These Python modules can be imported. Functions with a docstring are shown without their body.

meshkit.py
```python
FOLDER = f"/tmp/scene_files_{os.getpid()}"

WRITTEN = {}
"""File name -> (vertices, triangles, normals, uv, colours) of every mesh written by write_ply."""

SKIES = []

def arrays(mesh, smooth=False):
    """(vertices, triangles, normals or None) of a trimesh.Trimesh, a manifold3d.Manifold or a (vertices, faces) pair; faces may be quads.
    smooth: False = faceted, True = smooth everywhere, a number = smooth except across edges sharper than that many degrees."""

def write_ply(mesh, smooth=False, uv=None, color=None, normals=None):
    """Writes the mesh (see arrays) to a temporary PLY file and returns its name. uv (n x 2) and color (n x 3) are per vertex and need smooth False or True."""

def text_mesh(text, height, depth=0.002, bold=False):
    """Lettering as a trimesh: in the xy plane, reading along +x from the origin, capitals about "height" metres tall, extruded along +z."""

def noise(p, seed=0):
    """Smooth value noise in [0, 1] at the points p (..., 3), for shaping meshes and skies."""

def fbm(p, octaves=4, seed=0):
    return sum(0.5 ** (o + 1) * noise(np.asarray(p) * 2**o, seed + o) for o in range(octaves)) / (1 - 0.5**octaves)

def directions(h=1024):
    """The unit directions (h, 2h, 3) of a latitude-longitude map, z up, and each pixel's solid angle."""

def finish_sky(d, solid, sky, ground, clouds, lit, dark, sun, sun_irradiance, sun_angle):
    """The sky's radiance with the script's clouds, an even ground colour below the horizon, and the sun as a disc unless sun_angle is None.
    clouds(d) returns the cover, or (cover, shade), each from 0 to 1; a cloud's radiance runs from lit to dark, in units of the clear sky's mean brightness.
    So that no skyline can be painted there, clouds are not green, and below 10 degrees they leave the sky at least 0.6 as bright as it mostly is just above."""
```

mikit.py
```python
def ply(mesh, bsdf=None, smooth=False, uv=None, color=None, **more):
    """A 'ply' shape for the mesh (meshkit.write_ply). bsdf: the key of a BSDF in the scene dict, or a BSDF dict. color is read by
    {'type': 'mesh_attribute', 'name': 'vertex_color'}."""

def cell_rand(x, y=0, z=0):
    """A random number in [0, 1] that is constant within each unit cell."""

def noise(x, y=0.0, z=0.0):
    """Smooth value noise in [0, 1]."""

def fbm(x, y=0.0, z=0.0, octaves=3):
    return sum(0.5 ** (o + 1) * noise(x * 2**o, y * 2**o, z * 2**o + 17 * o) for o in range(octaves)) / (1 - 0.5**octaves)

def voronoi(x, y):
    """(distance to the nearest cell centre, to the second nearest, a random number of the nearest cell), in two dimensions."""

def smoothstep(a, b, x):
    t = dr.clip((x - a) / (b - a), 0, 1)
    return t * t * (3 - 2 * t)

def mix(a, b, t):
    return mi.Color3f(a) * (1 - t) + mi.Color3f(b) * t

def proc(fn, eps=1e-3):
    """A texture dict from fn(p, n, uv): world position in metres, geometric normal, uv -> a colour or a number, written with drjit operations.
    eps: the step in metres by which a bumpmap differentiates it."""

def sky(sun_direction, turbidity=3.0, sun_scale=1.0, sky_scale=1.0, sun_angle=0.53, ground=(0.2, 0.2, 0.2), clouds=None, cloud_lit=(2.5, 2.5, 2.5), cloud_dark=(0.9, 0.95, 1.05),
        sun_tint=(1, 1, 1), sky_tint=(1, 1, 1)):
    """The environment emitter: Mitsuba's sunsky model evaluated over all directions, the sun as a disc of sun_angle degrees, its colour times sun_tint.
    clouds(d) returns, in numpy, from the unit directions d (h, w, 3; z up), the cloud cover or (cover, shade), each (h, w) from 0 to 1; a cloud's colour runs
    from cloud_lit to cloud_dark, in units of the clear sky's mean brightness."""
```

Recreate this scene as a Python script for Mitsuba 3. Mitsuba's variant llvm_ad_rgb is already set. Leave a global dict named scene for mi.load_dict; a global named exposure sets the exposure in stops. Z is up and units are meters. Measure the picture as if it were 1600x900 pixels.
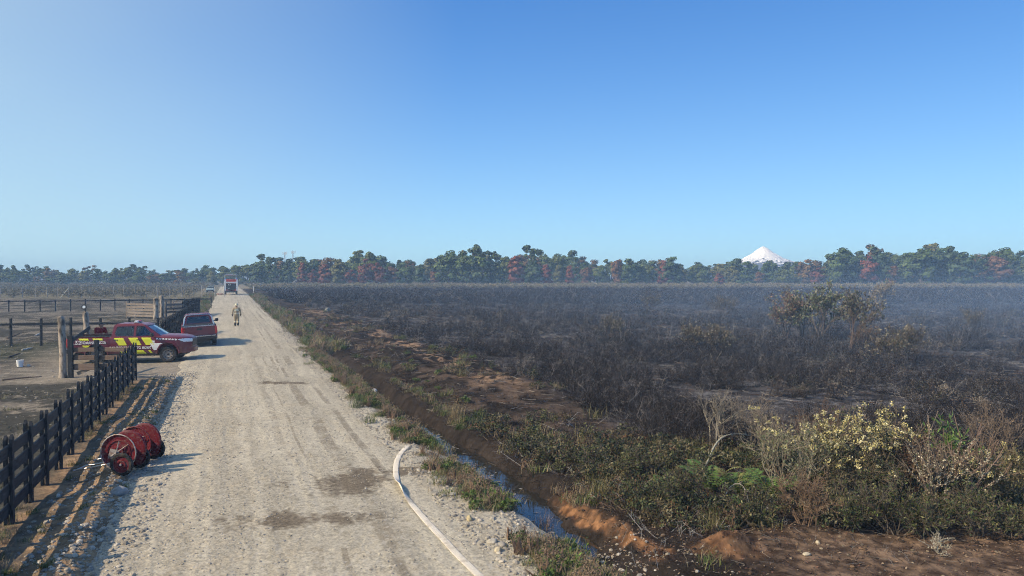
import math
import numpy as np
import trimesh
import manifold3d as m3
import drjit as dr
import mitsuba as mi
import mikit
from mikit import fbm, noise, voronoi, smoothstep, mix, cell_rand
import meshkit

T = mi.ScalarTransform4f
scene, labels = {}, {}
rng = np.random.default_rng(7)

# ---------------------------------------------------------------- camera, sky, sun, exposure
EYE = 4.0                      # the camera stands on a vehicle, 4 m above the track
FOCAL = 1160.0                 # focal length in pixels of a 1600-pixel-wide picture
PITCH = math.atan(18 / FOCAL)
scene['camera'] = {
    'type': 'perspective', 'fov': 2 * math.degrees(math.atan(800 / FOCAL)), 'fov_axis': 'x',
    'near_clip': 0.1, 'far_clip': 60000.0,
    'to_world': T().look_at(origin=[0, 0, EYE], target=[0, math.cos(PITCH) * 10, EYE - math.sin(PITCH) * 10], up=[0, 0, 1]),
    'medium': {'type': 'ref', 'id': 'smoky_air'},
}
SUN = np.array([-0.723, -0.362, 0.588])


def veil(d):
    """pale haze all round the horizon, and thin smoke high in the air towards the sun's side"""
    az = np.degrees(np.arctan2(d[..., 0], d[..., 1]))
    el = np.degrees(np.arcsin(np.clip(d[..., 2], -1, 1)))
    low = 0.90 * np.exp(-np.clip(el, 0, 90) / 7.2)
    side = np.clip((-az - 4) / 48, 0, 1) ** 1.15 * np.clip((205 + az) / 60, 0, 1)
    n = meshkit.fbm(d * np.array([2.2, 2.2, 3.5]) + 11, 4, 3)
    side = np.clip(side * (0.55 + 0.75 * n), 0, 0.93)
    cover = 1 - (1 - low) * (1 - side)
    return cover, side / np.maximum(side + low, 1e-6)


scene['sky'] = mikit.sky(SUN, turbidity=2.6, clouds=veil, cloud_lit=(2.15, 3.25, 3.5), cloud_dark=(1.75, 2.25, 2.5), sky_tint=(0.42, 0.90, 1.46))
exposure = 1.8

# ---------------------------------------------------------------- smoke-hazed air
gz, gy_, gx_ = np.meshgrid(np.linspace(-2, 20, 34), np.linspace(-70, 860, 63), np.linspace(-700, 700, 71), indexing='ij')
drift = meshkit.fbm(np.stack([gx_ / 70, gy_ / 55, gz / 14], -1), 3, 17)
over_field = np.clip((gx_ + 0.385 * gy_ - 5) / 40, 0, 1) * np.clip((gy_ + 2) / 32, 0, 1) * np.clip((112 - gy_) / 70, 0, 1)
SMOKE = (0.0005 + 0.0009 * np.exp(-np.clip(gz, 0, None) / 6.0) + 0.0100 * over_field * (0.30 + 1.4 * drift) * np.exp(-np.clip(gz, 0, None) / 3.0)).astype(np.float32)
scene['smoky_air'] = {'type': 'heterogeneous', 'albedo': {'type': 'rgb', 'value': [0.42, 0.64, 0.95]},
                      'sigma_t': {'type': 'gridvolume', 'grid': mi.VolumeGrid(SMOKE[..., None]), 'to_world': T().translate([-700, -70, -2]).scale([1400, 930, 22])}}
scene['haze'] = {'type': 'cube', 'to_world': T().translate([0, 395, 9.0]).scale([700, 465, 11.0]), 'bsdf': {'type': 'null'},
                 'interior': {'type': 'ref', 'id': 'smoky_air'}}
labels['haze'] = {'label': 'thin bluish smoke haze drifting over the burnt field', 'category': 'haze', 'kind': 'stuff'}


# ---------------------------------------------------------------- helpers
def obj(key, mesh, bsdf, smooth=False, color=None, to_world=None):
    d = mikit.ply(mesh, bsdf, smooth=smooth, color=color)
    if to_world is not None:
        d['to_world'] = to_world
    scene[key] = d
    return d


COUNT = {}


def numbered(name):
    n = COUNT.get(name, 0)
    COUNT[name] = n + 1
    return name if n == 0 else f'{name}_{n:03d}'


def tag(key, label, category=None, group=None, kind=None):
    e = {'label': label}
    if category: e['category'] = category
    if group: e['group'] = group
    if kind: e['kind'] = kind
    labels[key] = e


def part(owner, name, mesh, bsdf, smooth=False, color=None, to_world=None, label=None):
    key = numbered(owner + '__' + name)
    if isinstance(mesh, tuple) and len(mesh) == 3:
        mesh, color = (mesh[0], mesh[1]), mesh[2]
    obj(key, mesh, bsdf, smooth, color, to_world)
    if label: labels[key] = {'label': label}
    return key


def spot(u, v, z=0.0):
    """where on the level z a sight line of the survey photograph meets the land: (x, y)"""
    y = (EYE - z) * FOCAL / (v - 432.0)
    return np.array([(u - 800.0) * y / FOCAL, y])


def unit(v):
    v = np.asarray(v, float)
    return v / np.maximum(np.linalg.norm(v, axis=-1, keepdims=True), 1e-12)


def sticks(p0, p1, r0, r1, col, sides=3):
    """many tapered sticks as one (vertices, faces, colours)"""
    p0, p1 = np.atleast_2d(p0).astype(float), np.atleast_2d(p1).astype(float)
    n = len(p0)
    d = unit(p1 - p0)
    a = np.cross(d, np.where(np.abs(d[:, 2:]) < 0.9, [[0, 0, 1.0]], [[1.0, 0, 0]]))
    a = unit(a)
    b = np.cross(d, a)
    ang = np.arange(sides) * 2 * np.pi / sides
    ring = np.cos(ang)[None, :, None] * a[:, None] + np.sin(ang)[None, :, None] * b[:, None]
    r0 = np.broadcast_to(r0, (n,))[:, None, None]
    r1 = np.broadcast_to(r1, (n,))[:, None, None]
    v = np.concatenate([p0[:, None] + ring * r0, p1[:, None] + ring * r1], 1)
    k = np.arange(sides)
    k2 = (k + 1) % sides
    f = np.concatenate([np.stack([k, k2, k2 + sides], 1), np.stack([k, k2 + sides, k + sides], 1)])
    f = f[None] + (np.arange(n) * 2 * sides)[:, None, None]
    c = np.repeat(np.broadcast_to(col, (n, 3))[:, None], 2 * sides, 1)
    return v.reshape(-1, 3), f.reshape(-1, 3), c.reshape(-1, 3)


def leaves(c, d, s, length, width, col, bend=0.0):
    """many leaf-shaped faces: centres c, long axes d, side axes s"""
    c = np.atleast_2d(c)
    n = len(c)
    d, s = unit(d), unit(s)
    length = np.broadcast_to(length, (n,))[:, None]
    width = np.broadcast_to(width, (n,))[:, None]
    nrm = unit(np.cross(d, s))
    v = np.stack([c - d * length / 2, c + s * width / 2 + nrm * width * bend, c + d * length / 2, c - s * width / 2 + nrm * width * bend], 1)
    f = np.array([[0, 1, 2], [0, 2, 3]])[None] + (np.arange(n) * 4)[:, None, None]
    k = np.repeat(np.broadcast_to(col, (n, 3))[:, None], 4, 1)
    return v.reshape(-1, 3), f.reshape(-1, 3), k.reshape(-1, 3)


def join(*parts):
    vs, fs, cs, at = [], [], [], 0
    for v, f, c in parts:
        vs.append(v); fs.append(f + at); cs.append(c)
        at += len(v)
    return np.vstack(vs), np.vstack(fs), np.vstack(cs)


def paint(mesh, col):
    """a trimesh or manifold as (v, f, colours)"""
    v, f, _ = meshkit.arrays(mesh)
    return v, f, np.tile(np.asarray(col, float), (len(v), 1))


def randdir(n, r=None, up=0.0):
    r = r or rng
    d = r.normal(size=(n, 3))
    d = unit(d)
    d[:, 2] += up
    return unit(d)


def box(x0, x1, y0, y1, z0, z1):
    b = trimesh.creation.box((x1 - x0, y1 - y0, z1 - z0))
    b.apply_translation(((x0 + x1) / 2, (y0 + y1) / 2, (z0 + z1) / 2))
    return b


def mbox(x0, x1, y0, y1, z0, z1):
    return m3.Manifold.cube((x1 - x0, y1 - y0, z1 - z0)).translate((x0, y0, z0))


def hull_pts(pts):
    return m3.Manifold.hull_points(np.asarray(pts, float))


def chamfer(x0, x1, y0, y1, z0, z1, c):
    pts = []
    for sx in (0, 1):
        for sy in (0, 1):
            for sz in (0, 1):
                p = [x1 if sx else x0, y1 if sy else y0, z1 if sz else z0]
                s = [-1 if sx else 1, -1 if sy else 1, -1 if sz else 1]
                for k in range(3):
                    q = [p[j] + (s[j] * c if j != k else 0) for j in range(3)]
                    pts.append(q)
    return hull_pts(pts)


def beam(p0, p1, w, t, c=0.006, up=(0, 0, 1)):
    """a plank from p0 to p1: t thick sideways, w wide along 'up'"""
    p0, p1 = np.asarray(p0, float), np.asarray(p1, float)
    L = np.linalg.norm(p1 - p0)
    d = (p1 - p0) / L
    s = np.cross(up, d); s /= np.linalg.norm(s)
    u = np.cross(d, s)
    m = np.stack([d, s, u, p0], 1)
    return chamfer(0, L, -t / 2, t / 2, -w / 2, w / 2, min(c, t * 0.3)).transform(m)


def tube(pts, r, sides=8, closed_ends=True):
    """a bent tube through pts with radii r, as a trimesh"""
    pts = np.asarray(pts, float)
    r = np.broadcast_to(r, (len(pts),))
    t = unit(np.gradient(pts, axis=0))
    a = np.cross(t[0], [0, 0, 1] if abs(t[0][2]) < 0.9 else [1, 0, 0])
    rings = []
    for k in range(len(pts)):
        a = a - t[k] * (a @ t[k]); a /= np.linalg.norm(a)
        b = np.cross(t[k], a)
        ang = np.arange(sides) * 2 * np.pi / sides
        rings.append(pts[k] + r[k] * (np.cos(ang)[:, None] * a + np.sin(ang)[:, None] * b))
    v = np.vstack(rings + [pts[:1], pts[-1:]])
    f = []
    n = len(pts)
    for i in range(n - 1):
        for j in range(sides):
            k = (j + 1) % sides
            f += [[i * sides + j, i * sides + k, (i + 1) * sides + k], [i * sides + j, (i + 1) * sides + k, (i + 1) * sides + j]]
    for j in range(sides):
        k = (j + 1) % sides
        f += [[n * sides, k, j], [n * sides + 1, (n - 1) * sides + j, (n - 1) * sides + k]]
    return trimesh.Trimesh(v, np.array(f), process=False)


def lathe(profile, n=24):
    """revolve (radius, z) pairs round z"""
    return trimesh.creation.revolve(np.asarray(profile, float), sections=n)


def bones(chain, refine=0.0, smooth=0):
    """a body from bones: each ((p0, r0), (p1, r1)); hulls of spheres, united, then smoothed"""
    out = m3.Manifold()
    for (p0, r0), (p1, r1) in chain:
        s0 = m3.Manifold.sphere(r0, 12).translate(tuple(p0))
        s1 = m3.Manifold.sphere(r1, 12).translate(tuple(p1))
        out = out + m3.Manifold.batch_hull([s0, s1])
    if refine:
        out = out.refine_to_length(refine)
    v, f, _ = meshkit.arrays(out)
    t = trimesh.Trimesh(v, f, process=True)
    if smooth:
        trimesh.smoothing.filter_taubin(t, iterations=smooth)
    return t


def moved(loc, rz=0.0, scale=1.0, roll=0.0, pitch=0.0):
    t = T().translate(list(map(float, loc))).rotate([0, 0, 1], math.degrees(rz))
    if pitch: t = t.rotate([0, 1, 0], math.degrees(pitch))
    if roll: t = t.rotate([1, 0, 0], math.degrees(roll))
    s = np.broadcast_to(scale, (3,))
    return t.scale([float(k) for k in s])


def scatter(name, variants, places):
    """stuff: many instances of a few variants under one name. places: (variant, matrix)"""
    for k, (v, f, c, bsdf) in enumerate(variants):
        scene[f'{name}_source_{k}'] = {'type': 'shapegroup', 'source': mikit.ply((v, f), bsdf, color=c)}
    for k, m in places:
        n = COUNT[name] = COUNT.get(name, 0) + 1
        scene[f'{name}__{n:04d}'] = {'type': 'instance', 'group': {'type': 'ref', 'id': f'{name}_source_{k}'}, 'to_world': m}

# ---------------------------------------------------------------- materials
VC = {'type': 'mesh_attribute', 'name': 'vertex_color'}
scene['matte'] = {'type': 'twosided', 'bsdf': {'type': 'diffuse', 'reflectance': VC}}                       # coloured per vertex
scene['foliage'] = {'type': 'twosided', 'bsdf': {'type': 'principled', 'base_color': VC, 'roughness': 0.62, 'specular': 0.35}}
scene['satin'] = {'type': 'twosided', 'bsdf': {'type': 'principled', 'base_color': VC, 'roughness': 0.45, 'specular': 0.5}}
scene['leaf'] = {'type': 'principledthin', 'base_color': VC, 'roughness': 0.6, 'diff_trans': 0.5, 'spec_reflect': 0.25} if False else scene['foliage']


def pr(key, col, rough, **k):
    scene[key] = {'type': 'twosided', 'bsdf': {'type': 'principled', 'base_color': mikit.proc(col) if callable(col) else {'type': 'rgb', 'value': list(col)}, 'roughness': rough, **k}}


def wood(dark, light, sx=2.0, sz=60.0):
    def f(p, n, uv):
        g = fbm(p.x * sx + p.y * sx, p.z * sz, p.y * 3.0)
        w = fbm(p.x * 1.7, p.y * 1.7, p.z * 2.0)
        return mix(dark, light, dr.clip(g * 0.9 + (w - 0.5) * 0.8, 0, 1))
    return f


pr('black_wood', wood((0.006, 0.010, 0.016), (0.020, 0.028, 0.040)), 0.6, specular=0.3)
pr('weathered_wood', wood((0.13, 0.105, 0.085), (0.33, 0.28, 0.235)), 0.8)
pr('brown_wood', wood((0.075, 0.05, 0.038), (0.24, 0.17, 0.13)), 0.75)


def bark(p, n, uv):
    a = fbm(p.x * 9, p.y * 9, p.z * 3.2)
    b = noise(p.x * 38, p.y * 38, p.z * 9)
    return mix(mix((0.10, 0.085, 0.07), (0.42, 0.36, 0.29), smoothstep(0.25, 0.6, a)), (0.06, 0.05, 0.045), smoothstep(0.7, 0.85, b) * 0.7)


pr('pale_bark', bark, 0.85)


def car_paint(p, n, uv):
    dust = smoothstep(0.75, 0.3, p.z) * 0.5 * fbm(p.x * 6, p.y * 6, p.z * 9) + 0.03
    return mix((0.125, 0.007, 0.022), (0.22, 0.17, 0.13), dust)


pr('maroon_paint', car_paint, 0.28, clearcoat=0.6, clearcoat_gloss=0.9, specular=0.5)
pr('red_enamel', lambda p, n, uv: mix(mix((0.17, 0.007, 0.017), (0.09, 0.008, 0.016), fbm(p.x * 7, p.y * 7, p.z * 7)), (0.22, 0.14, 0.11), smoothstep(0.5, 0.85, fbm(p.x * 19, p.y * 19, p.z * 19)) * 0.55), 0.5, specular=0.5)
pr('rubber', lambda p, n, uv: mix((0.014, 0.014, 0.015), (0.12, 0.10, 0.08), smoothstep(0.5, 0.9, fbm(p.x * 12, p.y * 12, p.z * 12)) * 0.6), 0.8)
pr('chrome', (0.75, 0.75, 0.76), 0.2, metallic=1.0)
pr('wheel_steel', lambda p, n, uv: mix((0.42, 0.41, 0.40), (0.20, 0.16, 0.13), fbm(p.x * 14, p.y * 14, p.z * 14)), 0.5, metallic=0.5)
pr('bright_steel', (0.62, 0.61, 0.60), 0.38, metallic=0.9)
pr('yellow_reflector', (0.72, 0.74, 0.04), 0.4)
pr('white_paint', (0.78, 0.78, 0.76), 0.4)
pr('dark_plastic', (0.02, 0.02, 0.022), 0.5)
pr('lamp_glass', (0.72, 0.76, 0.78), 0.12, specular=0.8, clearcoat=1.0)
pr('red_lens', (0.55, 0.02, 0.02), 0.2, specular=0.7)
pr('pale_helmet', (0.62, 0.57, 0.40), 0.4)
pr('reflective_tape', (0.62, 0.62, 0.50), 0.5)
pr('worn_steel', lambda p, n, uv: mix((0.46, 0.43, 0.41), (0.25, 0.15, 0.11), smoothstep(0.4, 0.75, fbm(p.x * 16, p.y * 16, p.z * 16))), 0.5, metallic=0.35)
pr('hose_canvas', lambda p, n, uv: mix((0.62, 0.57, 0.48), (0.42, 0.37, 0.29), smoothstep(0.45, 0.85, fbm(p.x * 6, p.y * 6, p.z * 6))) * (0.9 + 0.2 * noise(p.x * 220, p.y * 220)), 0.9)
pr('blue_lens', (0.03, 0.22, 0.75), 0.2, specular=0.7)
pr('pale_green_paint', (0.34, 0.42, 0.40), 0.3, clearcoat=0.6)
pr('engine_red', (0.50, 0.06, 0.05), 0.4)
scene['window_glass'] = {'type': 'thindielectric', 'specular_transmittance': {'type': 'rgb', 'value': [0.42, 0.46, 0.46]}}
scene['dark_glass'] = {'type': 'twosided', 'bsdf': {'type': 'principled', 'base_color': {'type': 'rgb', 'value': [0.012, 0.016, 0.018]}, 'roughness': 0.06, 'specular': 0.6}}

# ---------------------------------------------------------------- the land
RX, RY = -0.3593, 0.9332          # direction of the track


def road_st(x, y):
    return (x - 1.2) * RY - y * RX, (x - 1.2) * RX + y * RY       # (across, along)


def road_xy(s, t):
    return 1.2 + t * RX + s * RY, t * RY - s * RX


def npfbm(x, y, f, seed=0, octaves=3):
    x, y = np.broadcast_arrays(np.asarray(x, float), np.asarray(y, float))
    return meshkit.fbm(np.stack([x * f, y * f, np.zeros_like(x)], -1), octaves, seed) - 0.5


def sst(a, b, x):
    t = np.clip((x - a) / (b - a), 0, 1)
    return t * t * (3 - 2 * t)


def ditch_centre(t):
    return 4.06 + 0.12 * np.sin(t * 0.42 + 0.6)


def rise(t):
    return 0.28 * sst(95, 150, t)


def land(x, y):
    x, y = np.broadcast_arrays(np.asarray(x, float), np.asarray(y, float))
    s, t = road_st(x, y)
    off = sst(2.6, 4.5, np.abs(s))
    h = rise(t) + off * (0.22 * npfbm(x, y, 0.12, 1) + 0.10 * npfbm(x, y, 0.7, 2) * sst(-4.0, 4, s) + 0.03 * npfbm(x, y, 0.6, 7))
    near = 1 - sst(24, 31, t)
    # the ditch with its water, shallower and dry further on
    d = s - ditch_centre(t)
    wid = (0.45 + 0.17 * sst(23, 13, t)) * (1 + 0.9 * npfbm(x, y, 0.75, 14))
    near = near * sst(9.9, 11.4, t)
    fill = 0.22 * (1 - sst(9.9, 11.4, t))
    h = h - (0.68 * near + (0.34 * sst(20, 30, t) + fill) * (1 - near) * (1 - sst(60, 90, t))) * np.exp(-np.abs(d / wid) ** 2.6) * (1 + 0.7 * npfbm(x, y, 1.4, 3) + 0.5 * npfbm(x, y, 4.0, 15))
    # crumbly banks
    h = h + np.exp(-((s - 4.9) / 0.8) ** 2) * (0.16 * npfbm(x, y, 3.2, 17) + 0.07 * npfbm(x, y, 9.0, 18)) * sst(6, 9, t) * (1 - sst(60, 90, t))
    h = h + sst(5.0, 5.8, s) * 0.05 * npfbm(x, y, 5.0, 19) * (1 - sst(30, 50, y))
    # lumpy orange spoil thrown up beyond it
    ridge = np.exp(-((s - 4.85 - 0.35 * npfbm(x, y, 0.6, 5)) / 0.22) ** 2) * sst(9, 10, t) * (1 - sst(13, 14.5, t))
    h = h + ridge * (0.02 + 0.10 * npfbm(x, y, 2.6, 4) + 0.16 * npfbm(x, y, 7.0, 16))
    # bare bank between ditch and burnt scrub
    bank = sst(5.2, 6.6, s) * (1 - sst(8.4, 10.5, s)) * sst(17, 26, t) * (1 - sst(85, 110, t))
    h = h + bank * (0.20 + 0.75 * npfbm(x, y, 0.55, 6, 4))
    # field
    h = h + sst(8.5, 11, s) * (0.28 * npfbm(x, y, 0.25, 8) + 0.12 * npfbm(x, y, 1.2, 9))
    # verge on the fence side: a low berm of graded gravel
    v = np.exp(-((s + 3.25 - 0.25 * npfbm(x, y, 0.5, 11)) / 0.30) ** 2) * (1 - sst(31, 33, t))
    h = h + v * (0.12 + 0.10 * npfbm(x, y, 0.8, 10)) + np.exp(-((s + 3.9) / 0.5) ** 2) * (1 - sst(31, 33, t)) * 0.20 * npfbm(x, y, 0.7, 12)
    # an earth lump beside the bare patch
    h = h + 0.17 * np.exp(-(((x - 3.22) / 0.40) ** 2 + ((y - 10.95) / 0.28) ** 2) ** 2) * (1 + 1.2 * npfbm(x, y, 4.5, 13) + 0.8 * npfbm(x, y, 11, 20))
    # grey heap in the far paddock
    h = h + 1.1 * np.exp(-((x + 67) / 3.2) ** 2 - ((y - 101) / 2.5) ** 2)
    return h


def graded(limit, start, n_fine, step, n):
    """coordinates from 0: n_fine steps of 'step', then growing to the limit"""
    a = np.arange(n_fine + 1) * step
    lo, hi = 1.0001, 1.5
    for _ in range(60):
        r = (lo + hi) / 2
        tot = step * r * (r ** n - 1) / (r - 1)
        lo, hi = (r, hi) if tot < limit - a[-1] else (lo, r)
    return np.concatenate([a, a[-1] + np.cumsum(step * r ** np.arange(1, n + 1))])


gx = graded(690, 0, 130, 0.062, 125)
gx = np.concatenate([-gx[::-1], gx[1:]])
gy = np.concatenate([[-60, -40, -25, -15, -8, -3, 1, 4, 6, 7.2, 8.0], 8.5 + graded(845, 0, 130, 0.062, 215)])
X, Y = np.meshgrid(gx, gy)
Z = land(X, Y)
nx, ny = len(gx), len(gy)
ii, jj = np.meshgrid(np.arange(ny - 1), np.arange(nx - 1), indexing='ij')
q = (ii * nx + jj).ravel()
GF = np.vstack([np.stack([q, q + 1, q + nx + 1], 1), np.stack([q, q + nx + 1, q + nx], 1)])


def dr_st(p):
    return (p.x - 1.2) * RY - p.y * RX, (p.x - 1.2) * RX + p.y * RY


def ground_colour(p, n, uv):
    s, t = dr_st(p)
    a = fbm(p.x * 0.35, p.y * 0.35)
    b = fbm(p.x * 1.7 + 9, p.y * 1.7)
    c = noise(p.x * 9, p.y * 9)
    g = noise(p.x * 34, p.y * 34)
    sw = s + (a - 0.5) * 2.0 + (b - 0.5) * 1.2
    grit = 0.62 + 0.42 * c + 0.36 * (g - 0.2)
    # the paddock side
    pen = mix((0.075, 0.074, 0.066), (0.205, 0.185, 0.155), smoothstep(0.42, 0.68, a + 0.45 * (b - 0.5)))
    pen = mix(pen, (0.31, 0.27, 0.215), smoothstep(0.60, 0.74, b * 0.7 + c * 0.3) * 0.6)
    pen = mix(pen, (0.075, 0.075, 0.07), smoothstep(24, 19, t + (a - 0.5) * 6) * 0.6)
    pen = mix(pen, (0.07, 0.078, 0.055), smoothstep(34.5, 36.5, p.y + (b - 0.5) * 3) * smoothstep(47, 42, p.y + (b - 0.5) * 4) * 0.7)
    drive = smoothstep(31.5, 33.5, t + (b - 0.5) * 2) * smoothstep(50, 46, t) * smoothstep(-12, -7, s + (b - 0.5) * 3)
    pen = mix(pen, (0.30, 0.265, 0.215), drive)
    pen = mix(pen, mix((0.13, 0.125, 0.085), (0.27, 0.235, 0.16), smoothstep(0.3, 0.7, b)), smoothstep(118, 135, p.y))
    verge_l = mix((0.20, 0.155, 0.11), (0.36, 0.25, 0.155), smoothstep(0.35, 0.65, b))
    verge_r = mix((0.10, 0.08, 0.055), (0.20, 0.165, 0.12), b)
    mud = mix((0.018, 0.016, 0.015), (0.056, 0.045, 0.039), b)
    earth = mix((0.030, 0.026, 0.024), (0.095, 0.073, 0.060), smoothstep(0.35, 0.8, b + (a - 0.5) * 0.6))
    bare = mix((0.21, 0.135, 0.09), (0.38, 0.265, 0.18), c)
    strip = smoothstep(7.0, 7.9, sw) * smoothstep(9.7, 8.8, sw) * smoothstep(22, 28, t) * smoothstep(105, 75, t) * smoothstep(0.46, 0.58, b * 0.6 + 0.4 * noise(p.x * 4.3, p.y * 4.3) + (a - 0.5) * 0.7)
    earth = mix(earth, bare, strip)
    burnt = mix((0.028, 0.028, 0.032), (0.080, 0.075, 0.077), smoothstep(0.3, 0.7, b))
    burnt = mix(burnt, (0.185, 0.185, 0.195), smoothstep(0.51, 0.68, 0.5 * fbm(p.x * 0.9 + 3, p.y * 1.6) + 0.5 * fbm(p.x * 5, p.y * 5)) * 0.6 * smoothstep(0.25, 0.6, a + 0.2))
    orange = mix((0.10, 0.055, 0.034), (0.27, 0.145, 0.075), smoothstep(0.30, 0.75, c * 0.55 + b * 0.45))
    orange = mix(orange, (0.075, 0.052, 0.038), smoothstep(0.5, 0.7, fbm(p.x * 5 + 2, p.y * 5)) * 0.8)
    right = mix(verge_r, mud, smoothstep(3.35, 3.7, s + (b - 0.5) * 0.5))
    right = mix(right, earth, smoothstep(5.5, 6.2, s + (b - 0.5) * 0.9))
    rdg = smoothstep(4.58, 4.70, s + (b - 0.5) * 0.35) * smoothstep(5.0, 4.82, s + (b - 0.5) * 0.5) * smoothstep(9.2, 10.0, t) * smoothstep(13.8, 13.0, t)
    right = mix(right, orange, rdg)
    lump = smoothstep(0.55, 0.30, dr.sqrt(dr.square((p.x - 3.22) * 0.8) + dr.square(p.y - 10.9)) + (b - 0.5) * 0.3)
    right = mix(right, orange, lump)
    front = smoothstep(11.9, 11.2, p.y + (b - 0.5) * 1.1) * smoothstep(2.2, 4.2, p.x + (a - 0.5) * 2)
    right = mix(right, mix((0.085, 0.060, 0.046), (0.215, 0.15, 0.105), smoothstep(0.3, 0.75, b * 0.6 + c * 0.4)), front)
    right = mix(right, burnt, smoothstep(8.6, 10.2, sw) * smoothstep(13.5, 16, p.y + (a - 0.5) * 3))
    right = mix(right, mix((0.20, 0.17, 0.11), (0.33, 0.28, 0.19), b), smoothstep(215, 235, p.y + (a - 0.5) * 30))
    col = mix(pen, verge_l, smoothstep(-4.7, -4.2, s + (b - 0.5) * 0.4) * smoothstep(33, 31, t))
    col = mix(col, right, smoothstep(-0.5, 0.5, s))
    return col * grit


def ground_bump(p, n, uv):
    return fbm(p.x * 7, p.y * 7, 0.0, 4) * 0.06 + noise(p.x * 60, p.y * 60) * 0.006


scene['land_surface'] = {'type': 'twosided', 'bsdf': {'type': 'bumpmap', 'arbitrary': mikit.proc(ground_bump, eps=0.012), 'scale': 1.0,
                         'bsdf': {'type': 'diffuse', 'reflectance': mikit.proc(ground_colour)}}}
obj('ground', (np.stack([X, Y, Z], -1).reshape(-1, 3), GF), 'land_surface', smooth=True)
tag('ground', 'open land with paddocks on one side and burnt field on the other', kind='structure')

# ---------------------------------------------------------------- the gravel track
WET = [(-3.45, 11.9, 1.12, 0.34, 0.16), (-3.05, 14.1, 0.85, 0.62, 0.1), (-2.0, 14.95, 1.2, 0.38, 0.0), (-8.5, 27.3, 1.0, 0.30, 0.0), (-2.85, 14.9, 0.33, 0.62, -0.2)]


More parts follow.
